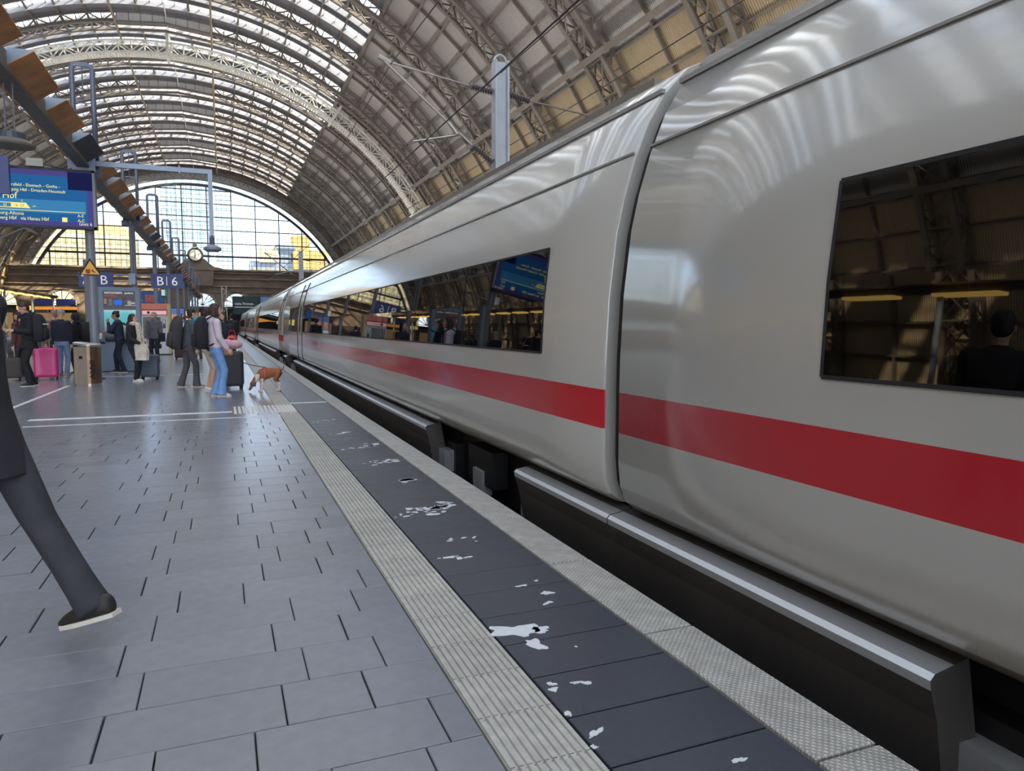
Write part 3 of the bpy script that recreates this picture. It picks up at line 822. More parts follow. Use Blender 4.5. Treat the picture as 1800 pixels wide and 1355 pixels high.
# ---- pole with departure board, arm, warning sign
YP = 20.6; KS = 1.07
arm = empty('bracket_arm', (-3.26, YP - .17, 5.255), label='pale blue grey right angled arm with round loudspeaker at its end', cat='arm')
MB().box(0, 2.83, -.05, .05, -.05, .06).build('arm_beam', lbluegrey, arm)
MB().box(2.83, 2.93, -.05, .05, -1.55, .06).build('arm_drop', lbluegrey, arm)
MB().box(2.2, 2.23, -.06, .06, -.09, .1).build('clamp', lbluegrey, arm)
m = MB(); m.box(-.06, .48, -.09, .0, -.22, .22); m.build('mounting_plate', lbluegrey, arm)
for bx in (0, .42):
    for bz in (-.17, .17): MB().ell((bx, -.1, bz), .025, .02, .025, 8, 6).build('bolt', polegrey, arm)
MB().cyl((2.88, 0), .06, -1.75, -1.5, 12).build('joint', bluegrey, arm)
MB().loft([[(2.88 + q * math.cos(2 * PI * j / 20), q * math.sin(2 * PI * j / 20), z) for j in range(20)] for q, z in ((.1, -1.72), (.2, -1.79), (.205, -1.84), (.14, -1.88))]).build('loudspeaker', polegrey, arm)
arm.scale = (KS,) * 3
# the board
YB = 20.2
board = empty('departure_board', (-2.75, YB, 3.65), label='wide blue departure screen reading Gleis 6 with yellow train lines', cat='display')
bw, bh = 2.7, 1.3
screen_bg = emitmat('screen_blue', srgb(46, 112, 176), .75); screen_edge = emitmat('screen_violet', srgb(96, 92, 170), .6); yel = emitmat('screen_yellow', srgb(250, 240, 150), 1.0); screen_lt = emitmat('screen_light_blue', srgb(72, 148, 205), .75)
screen_dk = emitmat('screen_navy', srgb(38, 42, 92), .6); wht = emitmat('screen_white', (.9, .9, .9), .9)
MB().box(-bw, .0, 0, .22, 0, bh).build('casing', bluegrey, board)
MB().box(-bw, .0, -.04, 0, bh - .05, bh).build('rim', darksteel, board); MB().box(-bw, .0, -.04, 0, 0, .05).build('rim', darksteel, board); MB().box(-.05, .0, -.04, 0, 0, bh).build('rim', polegrey, board)
MB().box(-bw, -.05, -.012, .0, .05, bh - .05).build('screen_border', screen_edge, board)
MB().box(-bw, -.17, -.018, -.012, .15, bh - .17).build('screen', screen_bg, board)
MB().box(-.53, -.05, -.022, -.012, bh - .45, bh - .06).build('screen_corner', screen_dk, board)
MB().box(-bw, -.2, -.0185, -.0183, .32, .6).build('screen_band', screen_lt, board)
Yt = -.024
def T(s, size, x, z, mt=yel, al='LEFT', xs=.92): text(s, size, mt, (x, Yt, z), board, al, xs=xs)
T('Fulda - Bad Hersfeld - Eisenach - Gotha -', .094, -.68, .87, al='RIGHT')
T('Erfurt Hbf - Leipzig Hbf - Dresden-Neustadt', .094, -.58, .765, al='RIGHT')
T('Dresden Hbf', .2, -1.5, .60, al='RIGHT')
MB().box(-bw, -1.5, Yt - .002, Yt, .5, .515).build('train_diagram', yel, board); MB().box(-bw, -1.5, Yt - .002, Yt, .4, .415).build('train_diagram', yel, board)
MB().prism([(-1.62, .4), (-1.26, .4), (-1.34, .515), (-1.62, .515)], Yt - .002, Yt).build('train_diagram', yel, board)
for i, s in enumerate(('N', '24', '23', '22', '21', '20')): T(s, .085, -1.76 - .17 * i, .425)
T('26', .085, -1.57, .425, screen_dk); T('27', .085, -1.45, .425, screen_dk); T('B', .06, -2.07, .535); T('C', .06, -1.43, .535); T('->', .09, -1.23, .42)
MB().box(-bw, -.22, Yt - .002, Yt, .352, .364).build('rule', yel, board)
T('ICE 1020   Hamburg-Altona', .108, -1.39, .25, al='RIGHT'); T('ICE 25    Nürnberg Hbf   via Hanau Hbf', .108, -.925, .145, al='RIGHT', xs=.86)
T('A-E', .09, -.37, .255); T('A-C', .09, -.37, .15)
MB().box(-.67, -.57, Yt - .002, Yt, .135, .235).build('pictogram', yel, board)
T('Gleis 6', .1, -.09, .075, wht, 'RIGHT')
board.scale = (KS,) * 3
MB().box(-5.3, -4.39, 19.72, 19.86, 4.32, 5.17).build('blue_panel', signblue, label='plain dark blue sign panel in front of the departure board', cat='sign')
MB().box(-4.13, -3.79, YB - .1, YB + .1, 5.05, 5.23).build('junction_box', mat('pale_grey_box', srgb(170, 172, 160), .6), label='small pale grey junction box above the departure board', cat='box')
wire([(-3.79, YB - .05, 5.14), (-3.58, YB - .05, 5.07), (-3.4, YB - .05, 5.05), (-3.3, YB - .05, 5.12)], .022, 'black cable looping from the junction box to the arm', 'cable')
# warning sign
wsn = empty('warning_sign', (-2.975, YP - .14, 2.665), label='yellow triangular warning sign with black border on the grey pole', cat='sign')
s3 = .30
tri = lambda k: [(-s3 * k, -.12 - .08 * (k - 1)), (s3 * k, -.12 - .08 * (k - 1)), (0, .40 * k - .0)]
yellow = mat('sign_yellow', srgb(235, 175, 30), .45); 
MB().prism(tri(1), 0, .01).build('sign_face', blackprint, wsn); MB().prism([(x * .78, z * .78 + .0) for x, z in tri(1)], -.004, 0).build('sign_field', yellow, wsn)
m = MB(); m.box(-.12, .0, -.008, -.004, -.05, .06); m.box(-.1, -.02, -.008, -.004, -.075, -.05); m.build('train_pictogram', mat('picto_red', srgb(150, 40, 30), .5), wsn)
m = MB(); m.bar((.03, -.006, .02), (.13, -.006, -.04), .02, .004, (0, 1, 0)); m.bar((.05, -.006, .05), (.09, -.006, -.02), .02, .004, (0, 1, 0)); m.build('figure_pictogram', blackprint, wsn)
wsn.scale = (.84, 1, .8)
# blue platform signs
def plat_sign(x0, lbl, l, r_):
    e = empty('platform_sign', (x0, 29.85, 2.71), label=lbl, cat='sign')
    MB().box(0, 1.08, -.06, .06, 0, .53).build('panel', signblue, e)
    if l == '7': a, c = .07, .66
    else: a, c = .18, .68
    text(l, .46, white_p, (a, -.065, .1), e); text(r_, .46, white_p, (c, -.065, .1), e)
    MB().box(.52, .545, -.066, -.06, .1, .43).build('divider', white_p, e)
plat_sign(-4.71, 'blue platform sign reading 7 B behind the warning sign', '7', 'B')
plat_sign(-2.40, 'blue platform sign reading B 6 above the vending machine', 'B', '6')
sb = empty('sign_bracket', (-3.0, 29.85, 2.8), label='grey crossbars and box holding the two blue platform signs', cat='bracket')
for z in (.1, .34): MB().box(-.63, .6, -.03, .03, z, z + .05).build('crossbar', polegrey, sb)
MB().box(-.12, .1, -.1, .1, .02, .42).build('box', lbluegrey, sb); MB().cyl((0, 0), .04, .4, 2.4, 10).build('hanger', polegrey, sb)
# thin post with hazard band
MB().cyl((-4.05, 27), .075, 0, 3.45, 12).build('thin_post', polegrey, label='thin grey post behind the waiting travellers', cat='post')
# ---- info screen
inf = empty('info_screen', (-2.73, 23.6, 0), label='tall blue grey information screen showing a turquoise picture', cat='screen')
cas = mat('kiosk_blue_grey', srgb(110, 132, 156), .45, 0, .05, 3)
MB().box(-.52, .52, 0, .28, .0, 2.43).build('casing', cas, inf)
m = MB(); m.box(-.52, -.41, -.05, 0, .82, 2.43); m.box(.41, .52, -.05, 0, .82, 2.43); m.box(-.41, .41, -.05, 0, 2.32, 2.43); m.box(-.52, .52, -.05, 0, .02, .86); m.build('frame', cas, inf)
MB().box(-.54, .54, -.07, .3, 0, .03).build('plinth', darksteel, inf)
pic = bpy.data.materials.new('screen_picture'); pic.use_nodes = True; t = pic.node_tree; t.nodes.clear()
oo = t.nodes.new('ShaderNodeOutputMaterial'); em = t.nodes.new('ShaderNodeEmission'); x = t.nodes.new('ShaderNodeTexCoord'); sp = t.nodes.new('ShaderNodeSeparateXYZ'); mr = t.nodes.new('ShaderNodeMapRange'); rp = t.nodes.new('ShaderNodeValToRGB'); nn_ = t.nodes.new('ShaderNodeTexNoise'); ad = t.nodes.new('ShaderNodeMath'); ad.operation = 'MULTIPLY_ADD'
nn_.inputs['Scale'].default_value = 3; mr.inputs['From Min'].default_value = .86; mr.inputs['From Max'].default_value = 1.78
el = rp.color_ramp.elements; el[0].color = srgb(40, 40, 50); el[0].position = .05; el[1].color = srgb(185, 226, 232); el[1].position = 1
for p_, c_ in ((.3, srgb(92, 98, 104)), (.5, srgb(150, 170, 170)), (.68, srgb(98, 200, 205)), (.88, srgb(120, 205, 220))):
    q = rp.color_ramp.elements.new(p_); q.color = c_
t.links.new(x.outputs['Object'], sp.inputs[0]); t.links.new(x.outputs['Object'], nn_.inputs['Vector']); t.links.new(sp.outputs['Z'], mr.inputs['Value'])
ad.inputs[1].default_value = .25; t.links.new(nn_.outputs['Fac'], ad.inputs[0]); sb2 = t.nodes.new('ShaderNodeMath'); sb2.operation = 'SUBTRACT'; sb2.inputs[1].default_value = .125
t.links.new(mr.outputs['Result'], ad.inputs[2]); t.links.new(ad.outputs[0], sb2.inputs[0]); t.links.new(sb2.outputs[0], rp.inputs['Fac']); t.links.new(rp.outputs['Color'], em.inputs['Color']); em.inputs['Strength'].default_value = .8 * 2 ** -EXPOSURE; t.links.new(em.outputs[0], oo.inputs['Surface'])
MB().box(-.41, .41, -.02, 0, .86, 1.78).build('picture', pic, inf)
dkpic = mat('screen_photo', srgb(88, 84, 92), .5, 0, .55, 14, emit=.12)
MB().box(-.41, .41, -.02, 0, 1.78, 2.32).build('news_picture', dkpic, inf)
MB().box(-.13, .06, -.025, -.02, 1.93, 2.06).build('news_tile', emitmat('tile_blue', srgb(50, 120, 240), .9), inf)
for k, (a, c, z0, z1, cc) in enumerate(((-.39, -.33, 1.95, 2.1, (200, 150, 120)), (-.27, -.2, 1.9, 2.1, (130, 140, 140)), (.2, .3, 1.92, 2.04, (190, 190, 190)), (.3, .4, 1.95, 2.0, (210, 205, 200)), (.12, .41, 1.9, 1.915, (230, 230, 230)), (-.41, .41, 1.79, 1.85, (120, 112, 120)))):
    MB().box(a, c, -.026, -.02, z0, z1).build('news_tile', emitmat('tile_%d' % k, srgb(*cc), .6), inf)
text('INFOSCREEN', .085, wht, (-.38, -.03, 2.24), inf, xs=.92); text('quattro', .085, wht, (.13, -.03, 2.24), inf, xs=.9); text('FUN FACTS', .075, emitmat('text_orange', srgb(220, 90, 60), .8), (-.38, -.03, 2.15), inf, xs=.9)
# ---- vending machine
ven = empty('vending_machine', (-2.78, 35.8, 0), label='white and red vending machine with pink top behind the info screen', cat='vending machine')
vwhite = mat('vending_white', srgb(206, 210, 216), .4); vpink = mat('vending_pink', srgb(226, 140, 120), .5); vred = mat('vending_red', srgb(190, 40, 50), .4); vcream = mat('vending_cream', srgb(196, 186, 140), .5)
MB().box(-.53, .5, 0, .85, .06, 1.98).build('cabinet', vwhite, ven); MB().box(.5, .62, 0, .85, 0, 2.3).build('side_panel', vcream, ven); MB().box(-.53, .5, 0, .85, 1.98, 2.3).build('top', vpink, ven)
MB().box(-.53, .5, -.02, 0, 1.78, 2.04).build('sign_frame', vred, ven); MB().box(-.5, .47, -.026, -.02, 1.81, 1.98).build('sign_panel', emitmat('vend_sign', srgb(236, 200, 200), .8), ven)
m = MB(); m.loft([[(-.25 + .06 * math.cos(2 * PI * j / 16), yy, 1.895 + .06 * math.sin(2 * PI * j / 16)) for j in range(16)] for yy in (-.03, -.026)]); m.build('logo', mat('logo_dark', srgb(70, 24, 30), .5), ven)
text('selecta', .085, blackprint, (-.15, -.032, 1.865), ven)
MB().box(-.48, .22, -.02, 0, .75, 1.7).build('display_window', mat('vend_window', srgb(70, 60, 50), .2, 0, .6, 9), ven)
MB().box(.3, .42, -.02, 0, 1.42, 1.58).build('keypad', black_t, ven); MB().box(.32, .4, -.024, -.02, 1.44, 1.56).build('keypad_screen', emitmat('keypad', srgb(200, 210, 215), .6), ven); MB().box(.3, .42, -.02, 0, 1.2, 1.38).build('coin_panel', mat('coin_green', srgb(60, 90, 80), .5), ven)
MB().box(-.48, .22, -.02, 0, .3, .5).build('delivery_flap', black_t, ven); MB().box(-.53, .62, -.02, .85, 0, .06).build('plinth', darksteel, ven)
# ---- waste bin
bn = empty('waste_bin', (-2.83, 18.42, 0), label='brushed steel waste bin lettered Abfall on its bronze rounded side', cat='bin')
plan = [(-.29, -.06), (.03, -.2)] + [(.03 + .29 * math.sin(a) , -.2 + .34 * (1 - math.cos(a))) for a in [R(q) for q in (15, 35, 55, 75, 95, 115)]] + [(.2, .33), (-.22, .33)]
m = MB(); n = len(plan)
for z in (.05, .93): m.v += [(x_, y_, z) for x_, y_ in plan]
for j in range(n):
    m.cur = 1 if 1 <= j <= 6 else 0; m.face((j, (j + 1) % n, n + (j + 1) % n, n + j))
m.cur = 0; m.face(tuple(range(n))[::-1]); m.face(tuple(range(n, 2 * n)))
m.build('bin_body', [alum, bronze], bn)
MB().loft([[(x_ * .92, y_ * .92 + .02, z) for x_, y_ in plan] for z in (0, .05)]).build('bin_foot', alum, bn)
MB().loft([[(x_ * k, y_ * k, z + .05 * (x_ < 0)) for x_, y_ in plan] for k, z in ((1, .93), (1.04, .96), (1.04, .985), (.9, 1.0))]).build('bin_lid', alum, bn)
bn.scale = (.84, .84, .93)
ang = math.atan2(-.14, .32)
sl = MB().box(-.045, .045, -.008, .0, -.035, .035).build('ashtray_slot', black_t, bn); sl.location = (-.12, -.14, .68); sl.rotation_euler = (0, 0, ang)
ob = text('Abfall', .2, blackprint, (.245, -.15, .12), bn); 
ca, sa = math.cos(R(33)), math.sin(R(33)); ob.rotation_euler = Matrix(((0, -ca, sa), (0, -sa, -ca), (1, 0, 0))).to_euler()
ob.location = (.205, -.172, .16)

# ================================================================== PEOPLE
def cloth(name, rgb, var=.18): return mat('cloth_' + name, srgb(*rgb), .85, 0, var, 9, .25, 60)
SKIN = mat('skin', srgb(206, 160, 138), .55, 0, .05, 8); SKIN2 = mat('skin_warm', srgb(178, 128, 104), .55, 0, .05, 8)
def hairm(name, rgb): return mat('hair_' + name, srgb(*rgb), .55, 0, .3, 30, .4, 90)
shoe_sole = mat('shoe_sole', srgb(210, 205, 195), .7); eye_m = mat('eye', srgb(30, 24, 22), .25); lip_m = mat('lips', srgb(150, 84, 78), .6)
def ring(c, rx, ry, n=14): return [(c[0] + rx * math.cos(2 * PI * j / n), c[1] + ry * math.sin(2 * PI * j / n), c[2]) for j in range(n)]
def person(loc, rz, H, lbl, top, bottom, shoe, hair, hstyle='short', skin=SKIN, lean=0, feet=None, arms=None, flare=0, coat=.0, hood=False, bare=False, turn=0, nod=0, lift=(0, 0), sit=False, fat=1.0, group=None, vox=.012, coat_m=None, hem=.1):
    """faces local +y; feet: [(x, y) left, (x, y) right]; arms: per side (upper arm direction, forearm direction)"""
    k = H / 1.75
    root = empty('person', loc, rz, label=lbl, cat='person', group=group)
    feet = feet or [(-.1, .03), (.1, -.02)]
    arms = arms or [((-.12, .02, -1), (-.02, .15, -1)), ((.12, .02, -1), (.02, .15, -1))]
    hipz = .93 if not sit else .5
    hip = Vector((0, 0, hipz)); sp = Vector((0, math.sin(lean), math.cos(lean)))
    P = lambda t, dy=0: hip + sp * t + Vector((0, dy, 0))
    sh = P(.50); nb = P(.56); head = nb + Vector((0, .03 + .1 * math.sin(lean) + .08 * math.sin(nod), .15 - .05 * abs(math.sin(nod))))
    S = {}; 
    for i, s in enumerate((-1, 1)):
        shp = sh + Vector((s * .175, 0, -.02)); u = Vector(arms[i][0]).normalized(); f = Vector(arms[i][1]).normalized()
        el_ = shp + u * .29; wr = el_ + f * .25
        hp = hip + Vector((s * .09, 0, -.02)); fx, fy = feet[i]; an = Vector((fx, fy, .085 + lift[i]))
        if sit: kn = hp + Vector((s * .03, .42, .0)); an = kn + Vector((0, .02, -.4))
        else:
            d = an - hp; L = d.length; l1, l2 = .425, .425
            if L > .848: an = hp + d * (.848 / L); d = an - hp; L = d.length
            mid = hp + d * .5; bend = math.sqrt(max(0, l1 * l1 - L * L / 4)); fwd = Vector((0, 1, 0)); fwd = (fwd - d.normalized() * fwd.dot(d.normalized())).normalized(); kn = mid + fwd * bend
        S[i] = (shp, el_, wr, f, hp, kn, an)
    # --- body: one continuous skin
    b = MB()
    b.loft([ring(P(-.08), .13, .085), ring(P(.1), .12, .08), ring(P(.3), .14, .085), ring(P(.47), .15, .08), ring(P(.55), .06, .055)])
    b.limb(nb - sp * .05, head - Vector((0, .02, .06)), .055, .05)
    hr = Matrix.Rotation(-nod, 3, 'X') ; tr = Matrix.Rotation(turn, 3, 'Z')
    HM = tr @ hr
    hl = lambda x, y, z: head + HM @ Vector((x, y, z))
    b.ell(hl(0, -.012, .025), .074, .094, .095, rot=HM); b.ell(hl(0, .028, -.045), .055, .062, .07, rot=HM)
    b.limb(hl(0, .085, .012), hl(0, .108, -.022), .012, .016, 6)
    for s in (-1, 1): b.ell(hl(s * .076, -.008, -.005), .012, .022, .032, 8, 6, rot=HM)
    b.ell(hl(0, .072, -.085), .028, .025, .022, 8, 6, rot=HM)
    for i, s in enumerate((-1, 1)):
        shp, el_, wr, f, hp, kn, an = S[i]
        b.limb(P(.46), shp, .06, .05); b.limb(shp, el_, .048, .038); b.limb(el_, wr, .038, .027)
        # hand: palm, four fingers, thumb
        side = Vector((s, 0, 0)) - f * f.x * s
        if side.length < .1: side = Vector((0, 1, 0))
        side.normalize(); nrm = f.cross(side).normalized(); pe = wr + f * .085
        b.limb(wr, pe, .028, .034)
        kn_dir = Vector((0, 1, 0)) - f * f.y
        if kn_dir.length < .2: kn_dir = Vector((0, 0, -1)) - f * -f.z
        kn_dir.normalize()
        inn = f.cross(kn_dir).normalized() * (1 if f.cross(kn_dir).x * s < 0 else -1)
        for q, (o_, ln) in enumerate(((.028, .062), (.01, .07), (-.009, .066), (-.027, .052))):
            r0 = pe + kn_dir * o_; r1 = r0 + f * ln * .55 + inn * .008; r2 = r1 + (f * .7 + inn * .7).normalized() * ln * .5
            b.limb(r0, r1, .0105, .01, 6); b.limb(r1, r2, .01, .009, 6)
        t0 = wr + f * .035 + kn_dir * .026; t1 = t0 + (kn_dir * .6 + f * .7 + inn * .3).normalized() * .045; t2 = t1 + (f + inn * .5).normalized() * .03
        b.limb(t0, t1, .014, .012, 6); b.limb(t1, t2, .012, .010, 6)
        lr = (.075, .056, .04) if bare else (.06, .045, .035)
        b.limb(hp, kn, lr[0], lr[1]); b.limb(kn, kn + (an - kn) * .35, lr[1], lr[1] * 1.02); b.limb(kn + (an - kn) * .35, an, lr[1] * 1.02, lr[2])
        fm = Matrix.Rotation(-min(.9, lift[i] * 4), 3, 'X'); b.limb(an, an + fm @ Vector((0, .07, -.05)), .036, .026)
    me = remesh(b, .0085, 3, 'body'); me.materials.append(skin); bo = obj('body', me, root); bo.scale = (k,) * 3
    def part(m, nm, mt, v=vox, it=4):
        e = remesh(m, v, it, nm); e.materials.append(mt); o = obj(nm, e, root); o.scale = (k,) * 3; return o
    # --- face
    m = MB()
    for s in (-1, 1): m.ell(hl(s * .03, .079, .012), .011, .008, .008, 8, 6, rot=HM)
    o = m.build('eyes', eye_m, root); o.scale = (k,) * 3
    m = MB(); m.ell(hl(0, .088, -.055), .022, .008, .006, 8, 6, rot=HM); o = m.build('mouth', lip_m, root); o.scale = (k,) * 3
    # --- trousers / shorts
    m = MB(); m.loft([ring(P(-.12), .15 * fat, .105), ring(P(-.02), .165 * fat, .115), ring(P(.1), .145 * fat, .105)])
    for i in (0, 1):
        shp, el_, wr, f, hp, kn, an = S[i]
        m.limb(hp, kn, .092 * fat, .07)
        if bare: continue
        lo = an + Vector((0, -.005, -.045)) if flare else an + Vector((0, 0, -.01)); md = kn + (lo - kn) * .55
        m.limb(kn, md, .068, .062 + .2 * flare); m.limb(an + (kn - an) * .12, an + Vector((0, -.01, -.02)), .05, .046)
        d = (lo - md).normalized(); m.tube([md, md + (lo - md) * .5, lo], [.062 + .2 * flare, .06 + .5 * flare, .062 + flare], 12)
    part(m, 'shorts' if bare else 'trousers', bottom)
    # --- shoes
    for i, s in enumerate((-1, 1)):
        an = S[i][6]; up = lift[i]; pit = -min(.9, up * 4)
        M = Matrix.Rotation(pit, 3, 'X') if up else Matrix.Identity(3)
        q = lambda y, z, rx, rz_: [an + M @ Vector((rx * math.cos(2 * PI * j / 12), y, z + rz_ * math.sin(2 * PI * j / 12))) for j in range(12)]
        m = MB(); m.loft([q(-.075, -.035, .02, .03), q(-.06, -.035, .036, .046), q(0, -.03, .042, .052), q(.08, -.045, .046, .038), q(.14, -.055, .043, .028), q(.178, -.062, .02, .014)])
        o = m.build('shoe', shoe, root, smooth=True); o.scale = (k,) * 3
        m = MB(); rgs = []
        for z in (-.085, -.066): rgs.append([an + M @ Vector((x_, y_, z)) for x_, y_ in ((-.03, -.08), (.03, -.08), (.042, 0), (.049, .09), (.035, .165), (0, .185), (-.035, .165), (-.049, .09), (-.042, 0))])
        m.loft(rgs); so_ = m.build('sole', shoe_sole, o)
    # --- jacket
    cm = coat_m or top
    m = MB()
    zb = .0 - coat
    m.loft([ring(P(zb), (.185 + hem * .3 * (coat > .1)) * fat, .135 + hem * .3 * (coat > .1)), ring(P(.06), .17 * fat, .125), ring(P(.2), .168 * fat, .125 * fat), ring(P(.36), .188, .13), ring(P(.46), .185, .115), ring(P(.53), .11, .09), ring(P(.575, .01), .07, .068)])
    for i in (0, 1):
        shp, el_, wr, f, hp, kn, an = S[i]
        m.limb(P(.44), shp, .09, .075); m.limb(shp, el_, .074, .062); m.limb(el_, wr - f * .01, .062, .046)
    if hood: m.ell(P(.53, -.1), .11, .075, .07); m.ell(P(.56, -.06), .1, .07, .06)
    part(m, 'jacket', top)
    # --- hair / headgear
    m = MB()
    if hstyle in ('short', 'long', 'bob', 'bun'):
        m.ell(hl(0, -.024, .04), .082, .098, .092, rot=HM); m.ell(hl(0, -.055, -.01), .074, .06, .075, rot=HM)
        if hstyle == 'long':
            m.limb(hl(0, -.065, .0), hl(0, -.085, -.22), .075, .06)
            for s in (-1, 1): m.limb(hl(s * .062, -.01, .02), hl(s * .066, .0, -.17), .032, .028)
        if hstyle == 'bob':
            m.limb(hl(0, -.06, .0), hl(0, -.065, -.12), .08, .07)
            for s in (-1, 1): m.limb(hl(s * .066, -.005, .03), hl(s * .07, .005, -.1), .032, .03)
        if hstyle == 'bun': m.ell(hl(0, -.1, .08), .035, .035, .035)
        part(m, 'hair', hair, .009, 3)
    elif hstyle == 'beanie':
        m.ell(hl(0, -.012, .055), .088, .104, .085, rot=HM); m.ell(hl(0, -.012, .03), .09, .106, .035, rot=HM); part(m, 'beanie', hair, .009, 3)
    elif hstyle == 'hood':
        m.ell(hl(0, -.035, .02), .105, .115, .125, rot=HM); m.ell(P(.55, -.02), .12, .1, .08); part(m, 'hood', hair, .011, 3)
    return root
def backpack(loc, rz, s, mt, lbl, tall=1.0, tilt=0, logo=False, straps=True, trim=None):
    """back panel faces local +y (against the wearer), bulges towards -y"""
    e = empty('backpack', loc, rz, label=lbl, cat='backpack'); e.rotation_euler = (tilt, 0, rz)
    m = MB()
    sq = lambda z, rx, ry, yo: [(rx * math.copysign(abs(math.cos(a)) ** .6, math.cos(a)), yo + ry * math.copysign(abs(math.sin(a)) ** .6, math.sin(a)), z) for a in [2 * PI * j / 20 for j in range(20)]]
    T_ = tall * s
    m.loft([sq(0, .11 * s, .06 * s, -.06 * s), sq(.04 * s, .15 * s, .09 * s, -.09 * s), sq(.2 * T_, .16 * s, .1 * s, -.1 * s), sq(.36 * T_, .15 * s, .09 * s, -.09 * s), sq(.46 * T_, .11 * s, .065 * s, -.07 * s), sq(.49 * T_, .05 * s, .03 * s, -.06 * s)])
    m.build('main_bag', mt, e, smooth=True)
    m = MB(); m.loft([sq(.04 * s, .09 * s, .02 * s, -.19 * s), sq(.08 * s, .115 * s, .035 * s, -.195 * s), sq(.22 * T_, .11 * s, .03 * s, -.19 * s), sq(.25 * T_, .08 * s, .012 * s, -.18 * s)]); m.build('front_pocket', mt, e, smooth=True)
    if straps:
        for sx in (-1, 1): MB().tube([(sx * .08 * s, .0, .44 * T_), (sx * .09 * s, .10, .5 * T_), (sx * .1 * s, .26, .42 * T_), (sx * .12 * s, .27, .26 * T_), (sx * .13 * s, .16, .1 * T_), (sx * .12 * s, .0, .05 * s)], .018, 6).build('shoulder_strap', mt, e)
    MB().tube([(-.03 * s, -.02, .47 * T_), (-.02 * s, -.02, .52 * T_), (.02 * s, -.02, .52 * T_), (.03 * s, -.02, .47 * T_)], .01, 6).build('carry_loop', mt, e)
    if logo: MB().box(-.15 * s, .15 * s, -.196 * s, -.19 * s, .3 * T_, .315 * T_).build('reflective_strip', white_p, e)
    return e
def suitcase(loc, rz, w_, d_, h_, mt, lbl, handle=0, ribs=4, rigid=True):
    e = empty('suitcase', loc, rz, label=lbl, cat='suitcase')
    wz = .07; ex = .28
    sq = lambda z, k: [(w_ / 2 * k * math.copysign(abs(math.cos(a)) ** ex, math.cos(a)), d_ / 2 * k * math.copysign(abs(math.sin(a)) ** ex, math.sin(a)), z) for a in [2 * PI * (j + .5) / 28 for j in range(28)]]
    MB().loft([sq(wz, .86), sq(wz + .02, .95), sq(wz + .06, 1), sq(h_ - .06, 1), sq(h_ - .02, .95), sq(h_, .86)]).build('shell', mt, e, smooth=False)
    for i in range(ribs):
        x_ = (-.5 + (i + .5) / ribs) * w_ * .8
        MB().box(x_ - .012, x_ + .012, -d_ / 2 - .006, -d_ / 2 + .01, wz + .08, h_ - .08).build('rib', mt, e)
    for sx in (-1, 1):
        for sy in (-1, 1):
            m = MB(); cx_, cy_ = sx * (w_ / 2 - .05), sy * (d_ / 2 - .05)
            m.loft([[(cx_ + dx, cy_ + .03 * math.cos(2 * PI * j / 12), .03 + .03 * math.sin(2 * PI * j / 12)) for j in range(12)] for dx in (-.015, .015)]); m.box(cx_ - .022, cx_ + .022, cy_ - .025, cy_ + .025, .04, wz + .01)
            m.build('wheel', black_t, e)
    MB().tube([(-.07, 0, h_ - .005), (-.06, 0, h_ + .03), (.06, 0, h_ + .03), (.07, 0, h_ - .005)], .012, 6).build('carry_handle', mt, e)
    if handle:
        for sx in (-1, 1): MB().tube([(sx * .07, d_ / 2 - .05, h_ - .01), (sx * .07, d_ / 2 - .05, h_ + handle)], .011, 8).build('telescopic_rod', alum, e)
        MB().box(-.095, .095, d_ / 2 - .075, d_ / 2 - .025, h_ + handle, h_ + handle + .035).build('grip', mt, e)
    return e
black = cloth('black', (34, 34, 40)); navy = cloth('navy', (38, 46, 70)); pinkh = cloth('pale_pink', (206, 190, 204), .08); jeansb = cloth('light_jeans', (118, 160, 214), .14); greyp = cloth('grey', (82, 80, 86))
maroon = cloth('maroon', (86, 52, 54)); denim = cloth('denim', (124, 146, 186)); greyj = cloth('grey_jacket', (98, 96, 108)); khaki = cloth('khaki', (112, 104, 92)); dknavy = cloth('dark_navy', (30, 36, 52)); slateg = cloth('slate', (74, 82, 90)); cream = cloth('cream', (214, 206, 192)); red_c = cloth('red', (190, 40, 44)); teal = cloth('teal', (40, 160, 180)); charcoal = cloth('charcoal', (60, 58, 62)); ochre = cloth('taupe', (120, 104, 100)); beige_p = cloth('beige', (196, 182, 166))
sneak = mat('white_sneaker', srgb(215, 212, 208), .6, 0, .05, 20); dkshoe = mat('dark_shoe', srgb(40, 36, 36), .6); tanshoe = mat('tan_sneaker', srgb(170, 150, 130), .6, 0, .15, 20)
hb = hairm('brown', (62, 40, 36)); hd = hairm('dark', (34, 27, 27)); hg = hairm('grey', (150, 142, 136)); hm_ = hairm('mauve', (150, 112, 108)); hbl = hairm('black', (24, 22, 24))
Q = R(90)
# woman in the pale pink hoodie holding the leash
person((-.13, 14.62, 0), -Q + .15, 1.74, 'person in pale pink hoodie and light blue flared jeans holding a dog leash', pinkh, jeansb, sneak, hb, 'bob', hood=True, flare=.045, feet=[(-.09, -.02), (.09, .06)],
       arms=[((-.1, .1, -1), (0, .5, -.9)), ((.14, .12, -1), (-.02, .55, -.85))], fat=1.03)
backpack((-.28, 14.60, .90), -Q + .15, 1.16, black, 'black daypack on the back of the person in the pink hoodie', 1.08, tilt=0)
